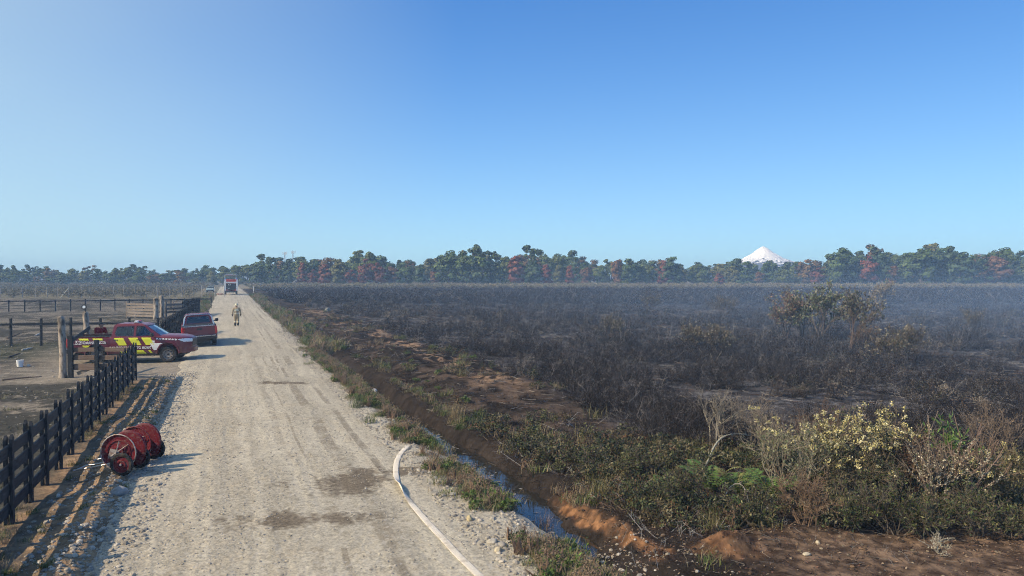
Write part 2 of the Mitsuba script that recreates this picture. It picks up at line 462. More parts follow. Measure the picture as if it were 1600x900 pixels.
def road_colour(p, n, uv):
    s, t = dr_st(p)
    a = fbm(p.x * 0.5 + 5, p.y * 0.5)
    b = fbm(p.x * 2.3, p.y * 2.3)
    g1 = noise(p.x * 16, p.y * 16)
    g2 = noise(p.x * 45, p.y * 45)
    track = fbm(s * 5.2 + 3 * (a - 0.5), t * 0.10)
    col = mix((0.385, 0.352, 0.280), (0.51, 0.468, 0.372), smoothstep(0.25, 0.75, a * 0.4 + track * 0.6))
    col = mix(col, (0.45, 0.385, 0.28), smoothstep(0.55, 0.8, b) * 0.35)
    rut = smoothstep(0.60, 0.72, noise(s * 9 + (a - 0.5) * 1.5, t * 0.05)) * smoothstep(0.3, 0.7, a + b - 0.45)
    col = mix(col, (0.20, 0.17, 0.13), rut * 0.6 * smoothstep(-0.4, 0.6, s))
    grit = 0.60 + 0.32 * g1 + 0.42 * g2
    wet = mi.Float(0.0)
    for x, y, rx, ry, ang in WET:
        cx, cy = math.cos(ang), math.sin(ang)
        u = ((p.x - x) * cx + (p.y - y) * cy) / rx
        v = (-(p.x - x) * cy + (p.y - y) * cx) / ry
        wet = dr.maximum(wet, smoothstep(1.45, 0.45, dr.sqrt(u * u + v * v) + (b - 0.5) * 2.0 + (track - 0.5) * 1.1 + (g1 - 0.5) * 0.5))
    stone = smoothstep(0.72, 0.84, noise(p.x * 21 + 7, p.y * 21))
    col = mix(col * grit, (0.55, 0.52, 0.46), stone * 0.35)
    return mix(col, col * mi.Color3f(0.36, 0.32, 0.30), wet * 0.85)


def road_bump(p, n, uv):
    s, t = dr_st(p)
    return fbm(p.x * 22, p.y * 22, 0.0, 3) * 0.012 + 0.010 * noise(s * 8, t * 0.2)


scene['gravel_surface'] = {'type': 'twosided', 'bsdf': {'type': 'bumpmap', 'arbitrary': mikit.proc(road_bump, eps=0.008), 'scale': 1.0,
                           'bsdf': {'type': 'diffuse', 'reflectance': mikit.proc(road_colour)}}}


def road_z(s, t):
    x, y = road_xy(s, t)
    w = 3.0 + 0.5 * npfbm(x, y, 0.5, 21) + 0.25 * npfbm(x, y, 2.2, 22)
    edge = np.abs(s) / w
    return land(x, y) * 0 + rise(t) + 0.085 - 0.05 * edge ** 2 - 0.22 * np.clip(edge - 0.93, 0, None) ** 1.5 * 6 + 0.02 * npfbm(x, y, 1.1, 23)


rt = np.concatenate([[-40, -20, -8, 0, 4, 6], 7.0 + graded(290, 0, 120, 0.12, 130)])
rs = np.linspace(-3.7, 3.7, 75)
S, TT = np.meshgrid(rs, rt)
RXX, RYY = road_xy(S, TT)
q = (np.meshgrid(np.arange(len(rt) - 1), np.arange(len(rs) - 1), indexing='ij'))
q = (q[0] * len(rs) + q[1]).ravel()
m = len(rs)
obj('gravel_road', (np.stack([RXX, RYY, road_z(S, TT)], -1).reshape(-1, 3), np.vstack([np.stack([q, q + 1, q + m + 1], 1), np.stack([q, q + m + 1, q + m], 1)])), 'gravel_surface', smooth=True)
tag('gravel_road', 'straight pale gravel track running away past the fences', kind='structure')


def top(x, y):
    """height of what one stands on"""
    s, t = road_st(np.asarray(x, float), np.asarray(y, float))
    return np.where(np.abs(s) < 3.6, np.maximum(land(x, y), road_z(s, t)), land(x, y))


# ---------------------------------------------------------------- water in the ditch
def water_bump(p, n, uv):
    return fbm(p.x * 3, p.y * 3) * 0.006


scene['water_surface'] = {'type': 'bumpmap', 'arbitrary': mikit.proc(water_bump, eps=0.02), 'scale': 1.0,
                          'bsdf': {'type': 'principled', 'base_color': {'type': 'rgb', 'value': [0.020, 0.019, 0.016]}, 'roughness': 0.04, 'specular': 0.55}}
wt = np.linspace(7.2, 23.5, 110)
ws = np.linspace(-0.85, 0.85, 12)
WS, WT = np.meshgrid(ws, wt)
wx, wy = road_xy(WS + ditch_centre(WT), WT)
wz = np.full(wx.shape, -0.40)
q = np.meshgrid(np.arange(len(wt) - 1), np.arange(len(ws) - 1), indexing='ij')
q = (q[0] * len(ws) + q[1]).ravel()
m = len(ws)
obj('water', (np.stack([wx, wy, wz], -1).reshape(-1, 3), np.vstack([np.stack([q, q + 1, q + m + 1], 1), np.stack([q, q + m + 1, q + m], 1)])), 'water_surface', smooth=True)
tag('water', 'narrow still water in the roadside ditch reflecting blue sky', kind='structure')

# ---------------------------------------------------------------- the snow-covered volcano far off
rad = np.array([0, 3, 8, 17, 32, 51, 80, 130, 190, 260, 330]) * 17.24
alt = np.array([47, 46, 42.5, 35.5, 26.5, 20.0, 13, 5, -1, -8, -14]) * 17.24
ang = np.linspace(0, 2 * np.pi, 181)[:-1]
rr = np.concatenate([np.linspace(0, 1500, 70), np.linspace(1560, 5600, 40)])
A, R = np.meshgrid(ang, rr)
vx, vy = R * np.sin(A), R * np.cos(A)
gul = meshkit.fbm(np.stack([np.cos(A) * 6, np.sin(A) * 6, R / 900], -1), 4, 3) - 0.5
vz = np.interp(R, rad, alt) + gul * np.clip(R / 700, 0, 1) * 80 + 14 * meshkit.fbm(np.stack([vx / 60, vy / 60, 0 * vx], -1), 3, 4) * np.clip(R / 200, 0, 1)
q = np.meshgrid(np.arange(len(rr) - 1), np.arange(len(ang)), indexing='ij')
i0 = (q[0] * len(ang) + q[1]).ravel(); i1 = (q[0] * len(ang) + (q[1] + 1) % len(ang)).ravel()
VXX, VYY = 392 / FOCAL * 20000, 20000.0


def snow(p, n, uv):
    r = fbm(p.x / 120, p.y / 120, p.z / 260)
    line = smoothstep(300, 430, p.z + (r - 0.5) * 560)
    return mix((0.115, 0.13, 0.17), (0.86, 0.86, 0.86), smoothstep(0.35, 0.6, line))


scene['snow_and_rock'] = {'type': 'twosided', 'bsdf': {'type': 'diffuse', 'reflectance': mikit.proc(snow)}}
obj('volcano', (np.stack([vx + VXX, vy + VYY, vz + EYE], -1).reshape(-1, 3), np.vstack([np.stack([i0, i1, i1 + len(ang)], 1), np.stack([i0, i1 + len(ang), i0 + len(ang)], 1)])), 'snow_and_rock', smooth=True)
tag('volcano', 'snow capped cone of a distant volcano behind the tree line', kind='structure')

# ---------------------------------------------------------------- trees of the far tree line
GREENS = [(0.078, 0.120, 0.038), (0.112, 0.140, 0.042), (0.060, 0.100, 0.044), (0.150, 0.150, 0.055)]
REDS = [(0.195, 0.068, 0.046), (0.18, 0.095, 0.050)]
BRONZE = (0.16, 0.10, 0.045)


def crown_mesh(kind, tint, seed, n=2900):
    """leaf clumps in a unit tree: 1 m high, crown about 0.6 m wide; scaled when planted"""
    r = np.random.default_rng(seed)
    if kind == 'broad':
        k = 46
        c = r.normal(size=(k, 3)); c = unit(c) * (r.random((k, 1)) ** 0.45)
        c = c * [0.28, 0.28, 0.46] + [0, 0, 0.53]
        c[:, :2] *= (1.15 - 0.35 * np.clip((c[:, 2:] - 0.4) / 0.6, 0, 1))
        rad = r.uniform(0.05, 0.11, k)
    elif kind == 'column':
        k = 40
        z = r.uniform(0.10, 0.98, k)
        w = 0.20 * np.sin(np.clip(z, 0.05, 0.97) ** 0.8 * np.pi) ** 0.6
        a = r.uniform(0, 6.28, k)
        c = np.stack([np.cos(a) * w * r.random(k) ** 0.5, np.sin(a) * w * r.random(k) ** 0.5, z], 1)
        rad = r.uniform(0.05, 0.09, k)
    elif kind == 'cone':
        k = 44
        z = r.uniform(0.10, 1.0, k) ** 0.9
        w = 0.27 * (1.03 - z)
        a = r.uniform(0, 6.28, k)
        c = np.stack([np.cos(a) * w, np.sin(a) * w, z * 0.97 - w * 0.15], 1)
        rad = 0.035 + 0.055 * (1 - z)
    else:                                   # several-headed old crown
        k = 48
        heads = np.array([[-0.20, 0, 0.62], [0.16, 0.1, 0.80], [0.02, -0.15, 0.52], [0.24, -0.1, 0.50], [-0.08, 0.1, 0.84], [-0.22, 0.1, 0.30], [0.2, 0.0, 0.22], [0.0, 0.05, 0.15]])
        h = heads[r.integers(0, len(heads), k)]
        c = h + r.normal(size=(k, 3)) * [0.09, 0.09, 0.08]
        rad = r.uniform(0.045, 0.10, k)
    which = r.integers(0, k, n)
    d = unit(r.normal(size=(n, 3)))
    p = c[which] + d * rad[which][:, None] * (r.random((n, 1)) ** 0.33) * [1.15, 1.15, 0.8]
    hue = (0.72 + 0.56 * r.random((k, 1)))[which] * (0.8 + 0.4 * r.random((n, 1)))
    col = np.array(tint) * hue
    col = np.clip(col + (r.random((n, 1)) < 0.05) * np.array([0.05, 0.045, 0.02]), 0, 1)
    out_ = unit((p - [0, 0, 0.45]) * [1, 1, 0.8])
    face = unit(0.8 * d + 0.8 * out_ + 0.45 * r.normal(size=(n, 3)))
    side = unit(np.cross(face, r.normal(size=(n, 3))))
    lw = r.uniform(0.032, 0.062, n)
    return leaves(p, np.cross(face, side), side, lw * 1.5, lw, col), c


def trunk_mesh(c, seed, kind):
    r = np.random.default_rng(seed)
    zt = 0.80 if kind in ('cone', 'column') else 0.55
    pts = np.array([[0, 0, -0.02], [0.006, 0.004, 0.15], [-0.008, 0.006, 0.32], [0.004, -0.006, zt]])
    tr = tube(pts, [0.026, 0.020, 0.016, 0.006], 6)
    out = [paint(tr, (0.16, 0.145, 0.125))]
    pick = r.permutation(len(c))[:9]
    base = np.array([[0, 0, z] for z in np.clip(c[pick, 2] - r.uniform(0.10, 0.22, 9), 0.10, zt)])
    out.append(sticks(base, c[pick], 0.010, 0.003, (0.15, 0.135, 0.115), 4))
    return join(*out)


KINDS_TREE = []
for kind, tints in (('broad', [0, 1, 2, 3, 'r0', 'r1', 'b']), ('heads', [0, 1, 2, 'b']), ('column', [0, 2, 3, 'r0']), ('cone', [0, 2])):
    for j, tt in enumerate(tints):
        tint = REDS[int(tt[1])] if isinstance(tt, str) and tt[0] == 'r' else BRONZE if tt == 'b' else GREENS[tt]
        sd = 100 + len(KINDS_TREE)
        (cv, cf, cc), cl = crown_mesh(kind, tint, sd)
        tr = trunk_mesh(cl, sd, kind)
        word = 'red-leaved' if isinstance(tt, str) and tt[0] == 'r' else 'bronze' if tt == 'b' else {0: 'dark green', 1: 'green', 2: 'blue-green', 3: 'light green'}[tt]
        KINDS_TREE.append(dict(kind=kind, word=word, crown=mikit.ply((cv, cf), 'foliage', color=cc), trunk=mikit.ply((tr[0], tr[1]), 'matte', color=tr[2])))

SKYLINE = np.array([(-60, 414), (0, 412), (30, 417), (60, 415), (95, 422), (130, 420), (165, 420), (200, 416), (240, 421), (300, 419), (330, 414), (380, 412), (420, 404), (470, 405), (500, 402), (545, 402),
                    (570, 396), (600, 398), (640, 405), (665, 407), (690, 402), (720, 395), (755, 389), (790, 400), (830, 393), (890, 402), (920, 406), (950, 400), (985, 402), (1010, 409), (1050, 402), (1085, 410),
                    (1120, 412), (1150, 408), (1172, 411), (1192, 412), (1225, 412), (1270, 403), (1292, 409), (1312, 390), (1340, 397), (1370, 386), (1400, 399), (1440, 391), (1470, 388), (1500, 398), (1530, 394),
                    (1570, 390), (1600, 398), (1680, 396)], float)
tr_rng = np.random.default_rng(21)
planted = []
GREEN_I = [i for i, k in enumerate(KINDS_TREE) if k['word'] not in ('red-leaved', 'bronze')]
BROAD_I = [i for i in GREEN_I if KINDS_TREE[i]['kind'] in ('broad', 'heads')]
RED_I = [i for i, k in enumerate(KINDS_TREE) if k['word'] == 'red-leaved']
BRO_I = [i for i, k in enumerate(KINDS_TREE) if k['word'] == 'bronze']
# (column in the survey photograph, how tall, species) of the trees one can tell apart, front row
REDCOLS = {470: 0, 487: 1, 516: 0, 553: 1, 566: 0, 585: 1, 622: 0, 672: 1, 800: 0, 815: 1, 855: 0, 884: 1, 917: 0, 955: 1, 1030: 0, 1118: 1, 1190: 0, 1280: 0, 1352: 1, 1395: 0, 1560: 1}
for row, (near, far, gap) in enumerate(((264, 284, 21.0), (290, 314, 18.0), (320, 345, 22.0))):
    u = -75.0
    while u < 1675:
        y = tr_rng.uniform(near, far)
        if u < 335: y += 14 + 6 * row
        x = (u - 800) * y / FOCAL
        sky = np.interp(u, SKYLINE[:, 0], SKYLINE[:, 1])
        hmax = EYE + (432 - sky) * y / FOCAL
        if row == 0: h = hmax * tr_rng.uniform(0.60, 1.0)
        elif row == 1: h = hmax * tr_rng.uniform(0.80, 1.0)
        else: h = hmax * tr_rng.uniform(0.90, 1.03)
        if tr_rng.random() < 0.12: h = min(h * tr_rng.uniform(1.12, 1.3), hmax * 1.16)
        if tr_rng.random() < 0.10: h *= 0.6
        red = [k for k in REDCOLS if abs(k - u) < gap / 2] if row == 0 else []
        if red:
            i = RED_I[tr_rng.integers(0, 3)]; h *= 0.92
        else:
            z = tr_rng.random()
            i = BRO_I[tr_rng.integers(0, 2)] if z < 0.10 else BROAD_I[tr_rng.integers(0, len(BROAD_I))] if z < (0.66 if u > 335 else 0.45) else GREEN_I[tr_rng.integers(0, len(GREEN_I))]
        on_track = abs(road_st(x, y)[0]) < 6.0 and y < 296
        if not on_track:
            wide = tr_rng.uniform(0.80, 1.5)
            if KINDS_TREE[i]['kind'] == 'column': wide *= 1.0
            planted.append(dict(u=u, x=x, y=y, h=h, i=i, row=row, w=max(h, 7.5) * wide))
        u += gap * tr_rng.uniform(0.75, 1.25)
# the big round trees that stand out above the line
for u, sky, y, i, w in ((1312, 389, 268, 0, 1.25), (1368, 385, 272, 2, 1.15), (1438, 390, 266, 0, 1.35), (1466, 388, 270, 2, 1.2), (755, 388, 270, 7, 1.1), (727, 394, 268, 0, 1.0), (1050, 402, 266, 2, 1.3), (832, 390, 285, 16, 0.9),
                        (578, 395, 272, 1, 1.1), (1565, 389, 275, 0, 1.2), (1500, 397, 262, 9, 1.2), (985, 404, 265, 2, 1.2)):
    x = (u - 800) * y / FOCAL
    h = EYE + (432 - sky) * y / FOCAL
    planted.append(dict(u=u, x=x, y=y, h=h, i=i, row=0, w=h * w))
planted.sort(key=lambda q: (q['row'], q['u']))
SIZE = lambda h: 'tall' if h > 12.5 else 'medium-sized' if h > 9 else 'low'
FORM = {'broad': 'round-crowned', 'heads': 'many-headed', 'column': 'narrow upright', 'cone': 'pointed'}
ORD = lambda n: f'{n}{"th" if 10 < n % 100 < 14 else {1: "st", 2: "nd", 3: "rd"}.get(n % 10, "th")}'
ROWS = ['front row of tree line', 'middle row of tree line', 'back row of tree line']
seen = {}
for q in planted:
    k = KINDS_TREE[q['i']]
    key = numbered('tree')
    to = moved((q['x'], q['y'], float(land(q['x'], q['y'])) - 0.05), tr_rng.uniform(0, 6.28), (q['w'], q['w'], q['h']))
    scene[key + '__crown'] = {**k['crown'], 'to_world': to}
    scene[key + '__trunk'] = {**k['trunk'], 'to_world': to}
    desc = f"{SIZE(q['h'])} {k['word']} {FORM[k['kind']]} tree"
    n = seen[(desc, q['row'])] = seen.get((desc, q['row']), 0) + 1
    tag(key, f"{desc}, {ROWS[q['row']]}, {ORD(n)} such from left", 'tree', 'trees of the far tree line')

# two lattice masts that show above the trees
for u, vtop, y in ((445, 394, 400.0), (458, 392, 405.0)):
    key = numbered('antenna_mast')
    x = (u - 800) * y / FOCAL
    h = EYE + (432 - vtop) * y / FOCAL
    legs = []
    for a in range(3):
        c, s_ = math.cos(a * 2.094), math.sin(a * 2.094)
        legs.append(([0.45 * c, 0.45 * s_, 0], [0.3 * c, 0.3 * s_, h]))
    lp = np.array(legs)
    br = []
    for z in np.arange(0, h - 1.2, 1.2):
        for a in range(3):
            f0, f1 = z / h, (z + 1.2) / h
            p = lp[a, 0] * (1 - f0) + lp[a, 1] * f0
            q2 = lp[(a + 1) % 3, 0] * (1 - f1) + lp[(a + 1) % 3, 1] * f1
            br.append((p, q2))
    br = np.array(br)
    at = moved((x, y, 0))
    part(key, 'lattice', join(sticks(lp[:, 0], lp[:, 1], 0.06, 0.05, (0.5, 0.46, 0.44), 4), sticks(br[:, 0], br[:, 1], 0.035, 0.035, (0.5, 0.42, 0.40), 4)), 'matte', to_world=at)
    an = [paint(box(-1.0 + 0.7 * j, -0.75 + 0.7 * j, -0.35, -0.2, h - 1.4, h + 0.2 * (j % 2)), (0.62, 0.60, 0.58)) for j in range(4)]
    part(key, 'antenna', join(*an), 'matte', to_world=at)
    tag(key, 'slim lattice antenna mast above the trees, ' + ('the shorter one nearer the track' if u == 445 else 'the taller one of the two'), 'mast', 'antenna masts behind the trees')

# ---------------------------------------------------------------- burnt scrub, dry scrub, heath and grass: ground cover nobody could count
BLACKS = np.array([(0.014, 0.014, 0.017), (0.024, 0.023, 0.026), (0.048, 0.046, 0.052), (0.082, 0.070, 0.068), (0.28, 0.265, 0.265)])


def burnt_bush(seed, stems, twigs, h=1.25, r0=0.011, fan=0.75, pale=0.05):
    """a tangle of charred stems: some upright, many leaning, bent and broken"""
    r = np.random.default_rng(seed)
    az = r.uniform(0, 6.28, stems)
    lean = r.random(stems) ** 0.6 * fan
    d = unit(np.stack([np.cos(az) * lean, np.sin(az) * lean, np.full(stems, 0.62)], 1))
    base = np.stack([r.normal(0, 0.26, stems), r.normal(0, 0.26, stems), np.full(stems, -0.1)], 1)
    L = h * r.uniform(0.35, 1.1, stems)
    mid = base + d * (L * 0.5)[:, None] + r.normal(0, 0.05, (stems, 3))
    end = mid + unit(d + r.normal(0, 0.45, (stems, 3)) + [0, 0, 0.02]) * (L * 0.55)[:, None]
    w = r.random(stems)
    ci = np.where(w < pale, 4, np.where(w < 0.20, 3, np.where(w < 0.45, 2, r.integers(0, 2, stems))))
    col = BLACKS[ci]
    k = r.integers(0, stems, twigs)
    f = r.random((twigs, 1))
    tb = mid[k] * (1 - f) + end[k] * f
    td = unit((end - mid)[k] + 0.9 * h * 0.5 * r.normal(size=(twigs, 3)))
    tl = h * r.uniform(0.10, 0.30, twigs)
    return join(sticks(base, mid, r0, r0 * 0.75, col), sticks(mid, end, r0 * 0.75, r0 * 0.3, col), sticks(tb, tb + td * tl[:, None], r0 * 0.45, r0 * 0.2, col[k]))


def leafy_bush(seed, n, tints, h, w, leaf, stems=10, droop=0.0, stemcol=(0.10, 0.08, 0.06), clumps=9):
    r = np.random.default_rng(seed)
    c = np.stack([r.normal(0, w * 0.42, clumps), r.normal(0, w * 0.42, clumps), h * r.uniform(0.35, 0.9, clumps)], 1)
    c[:, 2] *= 1 - 0.35 * np.clip(np.hypot(c[:, 0], c[:, 1]) / w, 0, 1)
    k = r.integers(0, clumps, n)
    d = unit(r.normal(size=(n, 3)) + [0, 0, 0.25])
    p = c[k] + d * (r.random((n, 1)) ** 0.4) * np.array([w * 0.33, w * 0.33, h * 0.24])
    p[:, 2] = np.abs(p[:, 2])
    t = np.asarray(tints)[r.integers(0, len(tints), clumps)][k] * r.uniform(0.65, 1.35, (n, 1))
    ax = unit(d + 0.6 * r.normal(size=(n, 3)) + [0, 0, -droop])
    L = leaf * r.uniform(0.6, 1.4, n)
    lv = leaves(p, ax, np.cross(ax, r.normal(size=(n, 3))), L, L * 0.42, np.clip(t, 0, 1))
    b = np.stack([r.normal(0, w * 0.15, stems), r.normal(0, w * 0.15, stems), np.zeros(stems) - 0.08], 1)
    return join(lv, sticks(b, c[r.integers(0, clumps, stems)], 0.014, 0.004, stemcol))


def grass_tuft(seed, n, h, tints, spread=0.10, fan=0.5, w=0.006):
    r = np.random.default_rng(seed)
    az = r.uniform(0, 6.28, n)
    b = np.stack([r.normal(0, spread, n), r.normal(0, spread, n), np.zeros(n)], 1)
    lean = r.random(n) * fan
    d = unit(np.stack([np.cos(az) * lean, np.sin(az) * lean, np.ones(n)], 1))
    L = h * r.uniform(0.4, 1.1, n)
    mid = b + d * (L * 0.55)[:, None]
    e = mid + unit(d + np.stack([np.cos(az), np.sin(az), -0.5 * np.ones(n)], 1) * r.uniform(0.1, 0.9, (n, 1))) * (L * 0.5)[:, None]
    s = np.stack([-np.sin(az), np.cos(az), np.zeros(n)], 1) * w
    v = np.stack([b - s, b + s, mid + s * 0.8, e, mid - s * 0.8], 1)
    f = np.array([[0, 1, 2], [0, 2, 4], [4, 2, 3]])[None] + (np.arange(n) * 5)[:, None, None]
    c = np.asarray(tints)[r.integers(0, len(tints), n)] * r.uniform(0.7, 1.3, (n, 1))
    return v.reshape(-1, 3), f.reshape(-1, 3), np.repeat(np.clip(c, 0, 1)[:, None], 5, 1).reshape(-1, 3)


def plant_out(places, nvar, lo, hi, r, first=0, sink=0.03, flat=None):
    """(variant, matrix) of plants at these places, each turned and sized at random"""
    places = np.asarray(places)
    n = len(places)
    sc, a, kind = r.uniform(lo, hi, n), r.uniform(0, 6.28, n), first + r.integers(0, nvar, n)
    z = top(places[:, 0], places[:, 1]) - sink
    m = np.zeros((n, 4, 4))
    m[:, 0, 0] = m[:, 1, 1] = np.cos(a) * sc
    m[:, 1, 0] = np.sin(a) * sc
    m[:, 0, 1] = -m[:, 1, 0]
    m[:, 2, 2] = sc * (flat or 1.0)
    m[:, 0, 3], m[:, 1, 3], m[:, 2, 3], m[:, 3, 3] = places[:, 0], places[:, 1], z, 1
    return [(int(k), T(q)) for k, q in zip(kind, m)]


def sample(n, y0, y1, r, power=1.0, half=0.74):
    """points over the land between two distances, evenly or thinned with distance"""
    y = (y0 ** (2 - power) + r.random(n) * (y1 ** (2 - power) - y0 ** (2 - power))) ** (1 / (2 - power)) if power != 2 else y0 * (y1 / y0) ** r.random(n)
    x = (r.random(n) * 2 - 1) * half * y
    return x, y


def field_mask(x, y):
    s, t = road_st(x, y)
    edge = 9.4 + 3.0 * npfbm(x, y, 0.16, 31) - 2.6 * sst(100, 140, t) + 2.0 * npfbm(x, y, 0.9, 32)
    front = y > 16.3 + 2.2 * npfbm(x, y, 0.25, 33) - 1.2 * sst(3, 9, x)
    return (s > edge) & front


br = np.random.default_rng(31)
V = [burnt_bush(40 + k, 30, 130, 1.0 + 0.12 * (k % 3), 0.0080, 0.75 + 0.25 * (k % 2), 0.06 + 0.05 * (k % 2)) for k in range(4)]
V += [burnt_bush(50 + k, 34, 70, 1.15, 0.0115, 1.1, 0.10) for k in range(3)]
V += [burnt_bush(60 + k, 44, 20, 1.4, 0.022, 1.5, 0.09) for k in range(3)]
pl = []
x, y = sample(5400, 14, 42, br, 1.25)
k = field_mask(x, y) & (npfbm(x, y, 0.30, 35) + 0.35 * npfbm(x, y, 1.3, 36) > -0.06 - 0.16 * sst(24, 15, y))
pl += plant_out(np.stack([x, y], 1)[k], 4, 0.35, 0.88, br)
x, y = sample(4800, 40, 112, br, 1.3)
k = field_mask(x, y) & (npfbm(x, y, 0.16, 37) + 0.3 * npfbm(x, y, 0.8, 38) > -0.065)
pl += plant_out(np.stack([x, y], 1)[k], 3, 0.45, 1.1, br, 4)
x, y = sample(3600, 108, 222, br, 1.4)
k = field_mask(x, y)
pl += plant_out(np.stack([x, y], 1)[k], 3, 0.7, 1.5, br, 7)
x, y = sample(2600, 13, 85, br, 1.5)
s, t = road_st(x, y)
k = (s > 5.2) & (s < 10.5) & ~field_mask(x, y) & (npfbm(x, y, 0.5, 39) > -0.12)
pl += plant_out(np.stack([x, y], 1)[k], 4, 0.12, 0.36, br)
scatter('burnt_scrub', [v + ('matte',) for v in V], pl)
tag('burnt_scrub', 'charred leafless scrub covering the burnt field', 'burnt scrub', kind='stuff')

# bleached twigs and ash-grey sticks lying among the burnt scrub
n = 14000
x, y = sample(n, 9.3, 90, br, 1.5)
s, t = road_st(x, y)
k = (s > 4.6) & ((y > 13) | (br.random(n) < 0.8))
x, y = x[k], y[k]
n = len(x)
a = br.uniform(0, 6.28, n)
L = br.uniform(0.06, 0.45, n) * (0.35 + y / 30)
p0 = np.stack([x, y, land(x, y) + br.uniform(0.0, 0.06, n)], 1)
p1 = p0 + np.stack([np.cos(a) * L, np.sin(a) * L, br.normal(0.04, 0.10, n) * L], 1)
tone = np.where(y[:, None] < 20, 0.55, 1.0) * np.array([(0.27, 0.25, 0.23), (0.36, 0.33, 0.30), (0.13, 0.10, 0.08), (0.03, 0.027, 0.026), (0.15, 0.09, 0.06), (0.05, 0.04, 0.035)])[br.integers(0, 6, n)]
v, f, c = sticks(p0, p1, 0.0010 + y * 0.00028, 0.0007 + y * 0.00015, tone)
obj('fallen_twigs', (v, f), 'matte', color=c)
tag('fallen_twigs', 'bleached and charred twigs littering the burnt ground', 'twigs', kind='stuff')

# dry pale scrub along the foot of the tree line and in the far paddocks
DRY = [(0.26, 0.22, 0.145), (0.33, 0.285, 0.19), (0.17, 0.16, 0.10), (0.12, 0.125, 0.08)]
V = [leafy_bush(70 + k, 210, DRY, 1.5, 1.2, 0.30, 6) for k in range(3)]
OLIVE = [(0.16, 0.15, 0.105), (0.22, 0.19, 0.13), (0.115, 0.12, 0.085), (0.19, 0.175, 0.14)]
V += [leafy_bush(75 + k, 240, OLIVE, 1.6, 1.1, 0.22, 8) for k in range(3)]
pl = []
x, y = sample(2300, 208, 262, br, 1.0)
s, t = road_st(x, y)
k = s > 5.5
pl += plant_out(np.stack([x, y], 1)[k], 3, 0.7, 1.25, br)
x, y = sample(2300, 128, 262, br, 1.3)
s, t = road_st(x, y)
k = (s < -7.0) & (y > 128 + 8 * npfbm(x, y, 0.05, 41))
pl += plant_out(np.stack([x, y], 1)[k], 3, 0.6, 1.1, br, 3)
x, y = sample(1100, 236, 300, br, 1.0)
s, t = road_st(x, y)
k = np.abs(s) > 5
pl += plant_out(np.stack([x, y], 1)[k], 6, 0.8, 1.3, br)
scatter('dry_scrub', [v + ('foliage',) for v in V], pl)
tag('dry_scrub', 'straw-coloured and olive scrub below the tree line', 'scrub', kind='stuff')

# half-burnt scrub with some scorched brown and tan foliage left, patches all over the burnt field
SCORCH = [(0.10, 0.072, 0.058), (0.16, 0.13, 0.105), (0.060, 0.052, 0.045), (0.058, 0.062, 0.042), (0.24, 0.215, 0.18)]
V = [leafy_bush(90 + k, 260, [SCORCH[k % 5], SCORCH[(k + 2) % 5], (0.04, 0.036, 0.033)], 0.75, 0.65, 0.055, 26, stemcol=(0.06, 0.05, 0.045)) for k in range(5)]
pl = []
x, y = sample(620, 16, 60, br, 1.35)
k = field_mask(x, y) & (npfbm(x, y, 0.22, 61) > 0.02)
pl += plant_out(np.stack([x, y], 1)[k], 5, 0.5, 1.15, br)
x, y = sample(800, 55, 215, br, 1.4)
k = field_mask(x, y) & (npfbm(x, y, 0.08, 62) > 0.03)
pl += plant_out(np.stack([x, y], 1)[k], 5, 0.9, 1.9, br)
scatter('scorched_scrub', [v + ('foliage',) for v in V], pl)
tag('scorched_scrub', 'half-burnt scrub with scorched brown leaves among the charred stems', 'scrub', kind='stuff')

# ---------------------------------------------------------------- fences of the paddocks
fr = np.random.default_rng(5)


def at_st(s, t, z=0.0):
    x, y = road_xy(s, t)
    return np.array([x, y, float(land(x, y)) + z])


def picket(p, along, across, h, w, th, tilt=0.0):
    """an upright board with a pointed top"""
    prof = m3.CrossSection([[(-w / 2, -0.25), (w / 2, -0.25), (w / 2, h - 0.07), (0, h), (-w / 2, h - 0.07)]])
    solid = prof.extrude(th).translate((0, 0, -th / 2))
    a = np.array([along[0], along[1], 0.0])
    c = np.array([across[0], across[1], 0.0])
    up = np.array([0, 0, 1.0]) + a * tilt
    m = np.stack([a, up, c, p], 1)
    if np.linalg.det(m[:, :3]) < 0:
        m[:, 2] *= -1
    return solid.transform(m)


def picket_fence(p0, p1, label, h=1.46, gap=1.28, h1=None):
    key = numbered('picket_fence')
    p0, p1 = np.array(p0, float), np.array(p1, float)
    L = np.linalg.norm(p1 - p0)
    n = max(2, int(round(L / gap)) + 1)
    hs = np.linspace(h, h1 or h, n)
    along = (p1 - p0) / L
    across = np.array([along[1], -along[0]])
    pts = np.array([p0 + (p1 - p0) * k / (n - 1) for k in range(n)])
    z = land(pts[:, 0], pts[:, 1])
    for k in range(n):
        for side in (1, -1):
            p = np.array([*(pts[k] + across * side * 0.042 + along * fr.normal(0, 0.01)), z[k]])
            part(key, 'picket', picket(p, along, across, hs[k] + fr.normal(0, 0.012), 0.125, 0.046, fr.normal(0, 0.012)), 'black_wood')
    step = max(2, int(round(3.8 / gap)))
    for k in range(0, n - 1, step):
        e = min(k + step, n - 1)
        for zc in (0.26, 0.57, 0.88, 1.19):
            part(key, 'rail', beam((*(pts[k] + along * 0.004), z[k] + zc * hs[k] / 1.46), (*(pts[e] - along * 0.004), z[e] + zc * hs[e] / 1.46), 0.20 * h / 1.46, 0.032), 'black_wood')
    tag(key, label, 'fence', 'black picket fences along the track')


picket_fence(road_xy(-4.42, 8.2), road_xy(-4.42, 32.3), 'black picket fence beside the near track edge, throwing striped shadows')
picket_fence((-20.4, 43.2), (-22.7, 52.3), 'black picket fence beyond the driveway, behind the parked red pickup', h=1.45, gap=0.42, h1=1.98)
picket_fence((-30.6, 69.0), (-33.1, 78.6), 'short black picket fence farthest along the track', h=1.8, gap=0.5)


